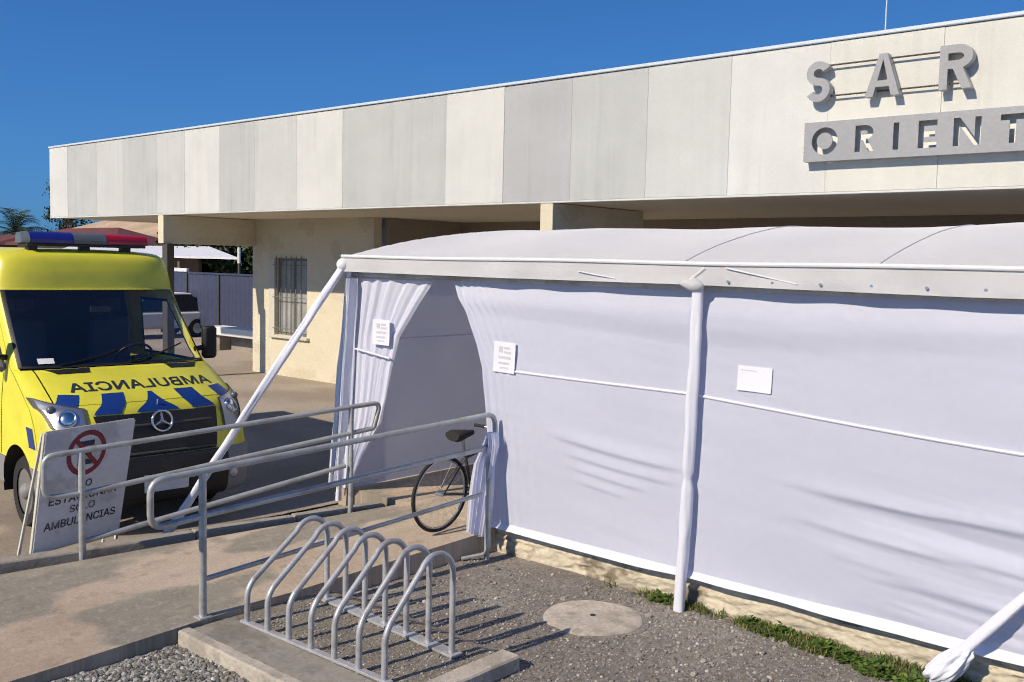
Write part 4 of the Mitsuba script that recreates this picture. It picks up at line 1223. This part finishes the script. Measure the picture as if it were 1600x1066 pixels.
for w in (-0.45, 0.45):
    seat = part(amb, 'seat', join([obox(world(-2.15, w, 1.08), Hd * 0.25, Td * 0.26, np.array([0, 0, 0.09]), 0.04), obox(world(-2.45, w, 1.50), Hd * 0.07 - np.array([0, 0, 0.0]), Td * 0.25, np.array([0, 0, 0.38]), 0.04)]), 'm_seat')
    part(seat, 'headrest', obox(world(-2.46, w, 2.0), Hd * 0.05, Td * 0.14, np.array([0, 0, 0.10]), 0.03), 'm_seat')
rm = world(-1.52, 0.0, 1.98)
part(amb, 'rear_view_mirror', obox(rm, Td * 0.11, np.array([0, 0, 0.035]), Hd * 0.012, 0.006), 'm_black')
# wipers
for u0, u1 in ((-0.62, 0.10), (0.05, 0.72)):
    uu = np.linspace(u0, u1, 14)
    part(amb, 'wiper', tube(shell(uu, np.linspace(10.12, 10.55, 14), 0.018 * OUT), 0.009, 6), 'm_black')
# light bar
lbz = 2.665


def lb(s, w, z):
    return world(s, w, z)


def lens(w0, w1, taper0=0.0, taper1=0.0):
    pts = []
    for w, tp in ((w0, taper0), (w1, taper1)):
        for ds, dz in ((0.13, 0.02), (0.14, 0.055), (0.11, 0.11), (0.05, 0.135), (-0.09, 0.135), (-0.14, 0.10), (-0.15, 0.02)):
            pts.append(lb(-2.0 + ds * (1 - tp), w, lbz - 0.045 + dz * (1 - 0.3 * tp)))
    return trimesh.convex.convex_hull(np.array(pts))


bar = part(amb, 'light_bar', join([obox(lb(-2.0, 0.02, lbz - 0.04), Hd * 0.15, Td * 0.66, np.array([0, 0, 0.016]), 0.01)] + [obox(lb(-2.0, w, lbz - 0.085), Hd * 0.06, Td * 0.05, np.array([0, 0, 0.045]), 0.008) for w in (-0.5, 0.02, 0.45)]), 'm_black')
part(bar, 'lens', lens(-0.62, -0.55, 0.35, 0.0), 'm_lens_grey', smooth=40, label='grey end of the light bar')
part(bar, 'lens', lens(-0.545, -0.13), 'm_lens_blue', smooth=40, label='blue lens of the light bar')
part(bar, 'lens', lens(-0.125, 0.21), 'm_lens_grey', smooth=40, label='grey middle of the light bar')
part(bar, 'lens', lens(0.215, 0.66, 0, 0.25), 'm_lens_red', smooth=40, label='red lens of the light bar')

# ------------------------------------------------------------------ beyond the yard
gate = thing('steel_gate', 'blue grey sheet metal gate beyond the ambulance', 'gate')
GYY = 18.2
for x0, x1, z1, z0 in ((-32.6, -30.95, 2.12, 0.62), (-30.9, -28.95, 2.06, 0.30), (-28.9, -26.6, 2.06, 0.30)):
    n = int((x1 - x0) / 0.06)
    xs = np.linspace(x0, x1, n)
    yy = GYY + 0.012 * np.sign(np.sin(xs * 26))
    part(gate, 'sheet', grid(np.array([[(x, y, z0) for x, y in zip(xs, yy)], [(x, y, z1) for x, y in zip(xs, yy)]])), 'm_gate_shaded')
part(gate, 'top_rail', bx(-32.7, -30.9, GYY - 0.05, GYY + 0.05, 2.12, 2.24), 'm_white_roof')
part(gate, 'top_rail', bx(-30.85, -26.5, GYY - 0.04, GYY + 0.04, 2.06, 2.12), 'm_gate_shaded')
for x in (-32.65, -30.925, -28.925, -26.55):
    part(gate, 'post', bx(x - 0.022, x + 0.022, GYY - 0.05, GYY + 0.05, YARD, 2.06), 'm_dark_steel')
part(gate, 'bottom_rail', bx(-32.6, -26.6, GYY + 0.02, GYY + 0.06, 0.20, 0.30), 'm_dark_steel')

bench = thing('concrete_bench', 'low white concrete bench beyond the corner of the clinic', 'bench')
part(bench, 'seat', bx(-26.0, -21.2, 15.9, 16.5, 0.36, 0.60, 0.015), 'm_white_paint')
for x in (-25.6, -23.6, -21.7):
    part(bench, 'leg', bx(x - 0.1, x + 0.1, 16.05, 16.4, YARD, 0.36), 'm_kerb')
part(bench, 'back_panel', bx(-26.0, -21.2, 16.41, 16.45, YARD, 0.36), 'm_kerb')

pole = thing('lamp_pole', 'thin pole with a white sleeve in front of the dark shed', 'pole')
part(pole, 'shaft', tube([(-29.6, 19.4, YARD), (-29.6, 19.4, 4.2)], 0.045, 8), 'm_dark_steel')
part(pole, 'sleeve', tube([(-29.6, 19.4, 2.45), (-29.6, 19.4, 3.0)], 0.06, 10), 'm_white_paint')


def hip_roof(x0, x1, y0, y1, ze, zr, inset, th=0.12):
    ym = (y0 + y1) / 2
    v = np.array([(x0, y0, ze), (x1, y0, ze), (x1, y1, ze), (x0, y1, ze), (x0 + inset, ym, zr), (x1 - inset, ym, zr), (x0, y0, ze - th), (x1, y0, ze - th), (x1, y1, ze - th), (x0, y1, ze - th)])
    f = np.array([(0, 1, 5), (0, 5, 4), (1, 2, 5), (2, 3, 4), (2, 4, 5), (3, 0, 4), (0, 6, 7), (0, 7, 1), (1, 7, 8), (1, 8, 2), (2, 8, 9), (2, 9, 3), (3, 9, 6), (3, 6, 0), (6, 8, 7), (6, 9, 8)])
    return trimesh.Trimesh(v, f, process=False)


shed = thing('open_shed', 'dark open shed under a white sheet metal roof', 'shed')
part(shed, 'roof', trimesh.convex.convex_hull(np.array([(-47, 20.3, 2.66), (-31.1, 20.3, 2.66), (-39.0, 24.0, 3.12), (-52, 24.0, 3.12), (-47, 20.3, 2.58), (-31.1, 20.3, 2.58), (-39.0, 24.0, 3.04), (-52, 24.0, 3.04)])), 'm_white_roof')
part(shed, 'back_wall', bx(-51, -39.4, 23.75, 23.9, YARD, 3.0), 'm_shed_board')
for x in (-45, -40, -35.5):
    part(shed, 'post', bx(x - 0.08, x + 0.08, 20.5, 20.66, YARD, 2.6), 'm_shed_board')


def house(label, x0, x1, y0, y1, ze, zr, roof, inset):
    h = thing('house', label, 'house')
    part(h, 'wall', bx(x0 + 0.5, x1 - 0.5, y0 + 0.5, y1 - 0.5, YARD, ze - 0.13), 'm_house_wall')
    part(h, 'roof', hip_roof(x0, x1, y0, y1, ze, zr, inset), roof)
    for k in range(3):
        x = x0 + (x1 - x0) * (k + 0.7) / 3.6
        w = part(h, 'window', bx(x, x + 1.3, y0 + 0.44, y0 + 0.495, 1.0, 2.2), 'm_frame_dark')
        part(w, 'pane', bx(x + 0.1, x + 1.2, y0 + 0.42, y0 + 0.438, 1.1, 2.1), 'm_car_glass')


house('low house with a tan roof behind the ambulance light bar', -66, -48, 28, 36, 3.75, 5.0, 'm_tan_roof', 1.5)
house('low house with a dark red roof right of the tan roof', -60, -46.8, 23.6, 27.6, 3.2, 4.1, 'm_maroon_roof', 3.5)
house('small house with a reddish roof at the left edge of the photo', -76, -68.5, 26, 32, 3.15, 3.9, 'm_maroon_roof', 2.0)

# white pick-up half hidden behind the ambulance pillar
car = thing('parked_car', 'white car half hidden behind the ambulance windscreen pillar', 'car')
cx, cy = -31.0, 16.9


def cbox(x0, x1, y0, y1, z0, z1, b=0.08):
    return bx(cx + x0, cx + x1, cy + y0, cy + y1, YARD + z0, YARD + z1, b)


part(car, 'body', join([cbox(-0.85, 0.85, -1.9, 1.9, 0.32, 0.92, 0.1)]), 'm_white_paint')
cab = trimesh.convex.convex_hull(np.array([(cx + x, cy + y, YARD + z) for x, y, z in [(-0.8, -1.0, 0.9), (0.8, -1.0, 0.9), (-0.8, 1.5, 0.9), (0.8, 1.5, 0.9), (-0.66, -0.5, 1.46), (0.66, -0.5, 1.46), (-0.66, 1.1, 1.46), (0.66, 1.1, 1.46)]]))
part(car, 'cabin', cab, 'm_car_glass')
part(car, 'roof', cbox(-0.67, 0.67, -0.5, 1.1, 1.44, 1.50, 0.02), 'm_white_paint')
part(car, 'bumper', cbox(-0.86, 0.86, -2.0, -1.88, 0.3, 0.5, 0.03), 'm_van_plastic')
for x in (-0.65, 0.65):
    part(car, 'headlight', cbox(x - 0.14, x + 0.14, -1.93, -1.88, 0.62, 0.78, 0.01), 'm_steel')
    for y in (-1.2, 1.2):
        w = part(car, 'wheel', tube([(cx + x * 1.05, cy + y, YARD + 0.31), (cx + x * 1.34, cy + y, YARD + 0.31)], 0.31, 20), 'm_rubber')
        part(w, 'rim', tube([(cx + x * 1.3, cy + y, YARD + 0.31), (cx + x * 1.36, cy + y, YARD + 0.31)], 0.18, 16), 'm_steel')


# ------------------------------------------------------------------ trees
def palm(x, y, h, nf, L, seed, label):
    r = np.random.default_rng(seed)
    k = thing('palm_tree', label, 'palm tree')
    part(k, 'trunk', tube([(x, y, 0), (x + 0.1, y, h * 0.5), (x, y, h)], np.array([0.35, 0.27, 0.3]), 10), 'm_trunk')
    for i in range(nf):
        a = 2 * np.pi * i / nf * 2.618 + r.uniform(-0.2, 0.2)
        e = r.uniform(-0.1, 1.3)
        tt = np.linspace(0, 1, 22)
        l_ = L * r.uniform(0.8, 1.1)
        rad = l_ * (np.cos(e) * tt)
        z = l_ * (np.sin(e) * tt - 0.55 * tt ** 2.2)
        P = np.stack([x + rad * math.cos(a), y + rad * math.sin(a), h + z], -1)
        s = np.array([-math.sin(a), math.cos(a), 0])
        ms = [tube(P, np.linspace(0.035, 0.008, 22), 5, caps=False)]
        V, F = [], []
        for j in range(2, 22):
            for sd in (-1, 1):
                ll = 0.55 * math.sin(math.pi * (0.12 + 0.85 * tt[j])) * L / 2.4
                d = s * sd * 0.8 + (P[j] - P[j - 1]) / np.linalg.norm(P[j] - P[j - 1]) * 0.55 + np.array([0, 0, -0.25 + r.uniform(-0.15, 0.15)])
                w = (P[j] - P[j - 1]) / np.linalg.norm(P[j] - P[j - 1]) * 0.035
                b = len(V)
                V += [P[j] - w, P[j] + w, P[j] + d * ll]
                F.append((b, b + 1, b + 2))
        ms.append(trimesh.Trimesh(np.array(V), np.array(F), process=False))
        part(k, 'frond', join(ms), 'm_leaf_dark')


palm(-89.5, 36.0, 4.4, 40, 4.6, 5, 'palm tree with spreading fronds at the left edge of the photo')


def tree(x, y, h, r0, nleaf, seed, label, name='tree', cz=0.62):
    r = np.random.default_rng(seed)
    k = thing(name, label, 'tree')
    br = [tube([(x, y, 0), (x + 0.1, y, h * 0.4), (x, y + 0.1, h * 0.8)], np.array([0.22, 0.16, 0.06]), 8)]
    cl = []
    for i in range(26):
        d = r.normal(size=3)
        d /= np.linalg.norm(d)
        c = np.array([x, y, h * cz]) + d * [r0, r0, h * 0.36] * r.uniform(0.4, 1.0)
        cl.append((c, r.uniform(0.25, 0.5) * r0))
        br.append(tube([(x, y, h * r.uniform(0.35, 0.7)), c], np.array([0.06, 0.015]), 5, caps=False))
    part(k, 'trunk', join(br), 'm_trunk')
    which = r.integers(0, len(cl), nleaf)
    C = np.array([cl[i][0] for i in which]) + r.normal(size=(nleaf, 3)) * np.array([cl[i][1] for i in which])[:, None] * 0.55
    a = r.normal(size=(nleaf, 3))
    a /= np.linalg.norm(a, axis=1, keepdims=True)
    b = np.cross(a, r.normal(size=(nleaf, 3)))
    b /= np.linalg.norm(b, axis=1, keepdims=True)
    s = r.uniform(0.08, 0.17, (nleaf, 1))
    V = np.stack([C - a * s, C + b * s * 0.5, C + a * s, C - b * s * 0.5], 1).reshape(-1, 3)
    F = (np.array([[0, 1, 2], [0, 2, 3]])[None] + 4 * np.arange(nleaf)[:, None, None]).reshape(-1, 3)
    part(k, 'crown', trimesh.Trimesh(V, F, process=False), 'm_leaf_dark')


for i, (x, y, h) in enumerate([(-43.2, 26.6, 4.7), (-39.6, 26.0, 4.6)]):
    tree(x, y, h, 2.0, 9000, 60 + i, ['dense dark tree just right of the white shed roof', 'dense dark tree behind the gate beside the clinic wall'][i], cz=0.5)
tree(-80.0, 36.5, 9.0, 1.5, 2600, 3, 'dark slender tree showing past the left end of the clinic')
tree(-86.5, 40.0, 5.0, 2.4, 7000, 4, 'dark round bushy tree behind the palm')
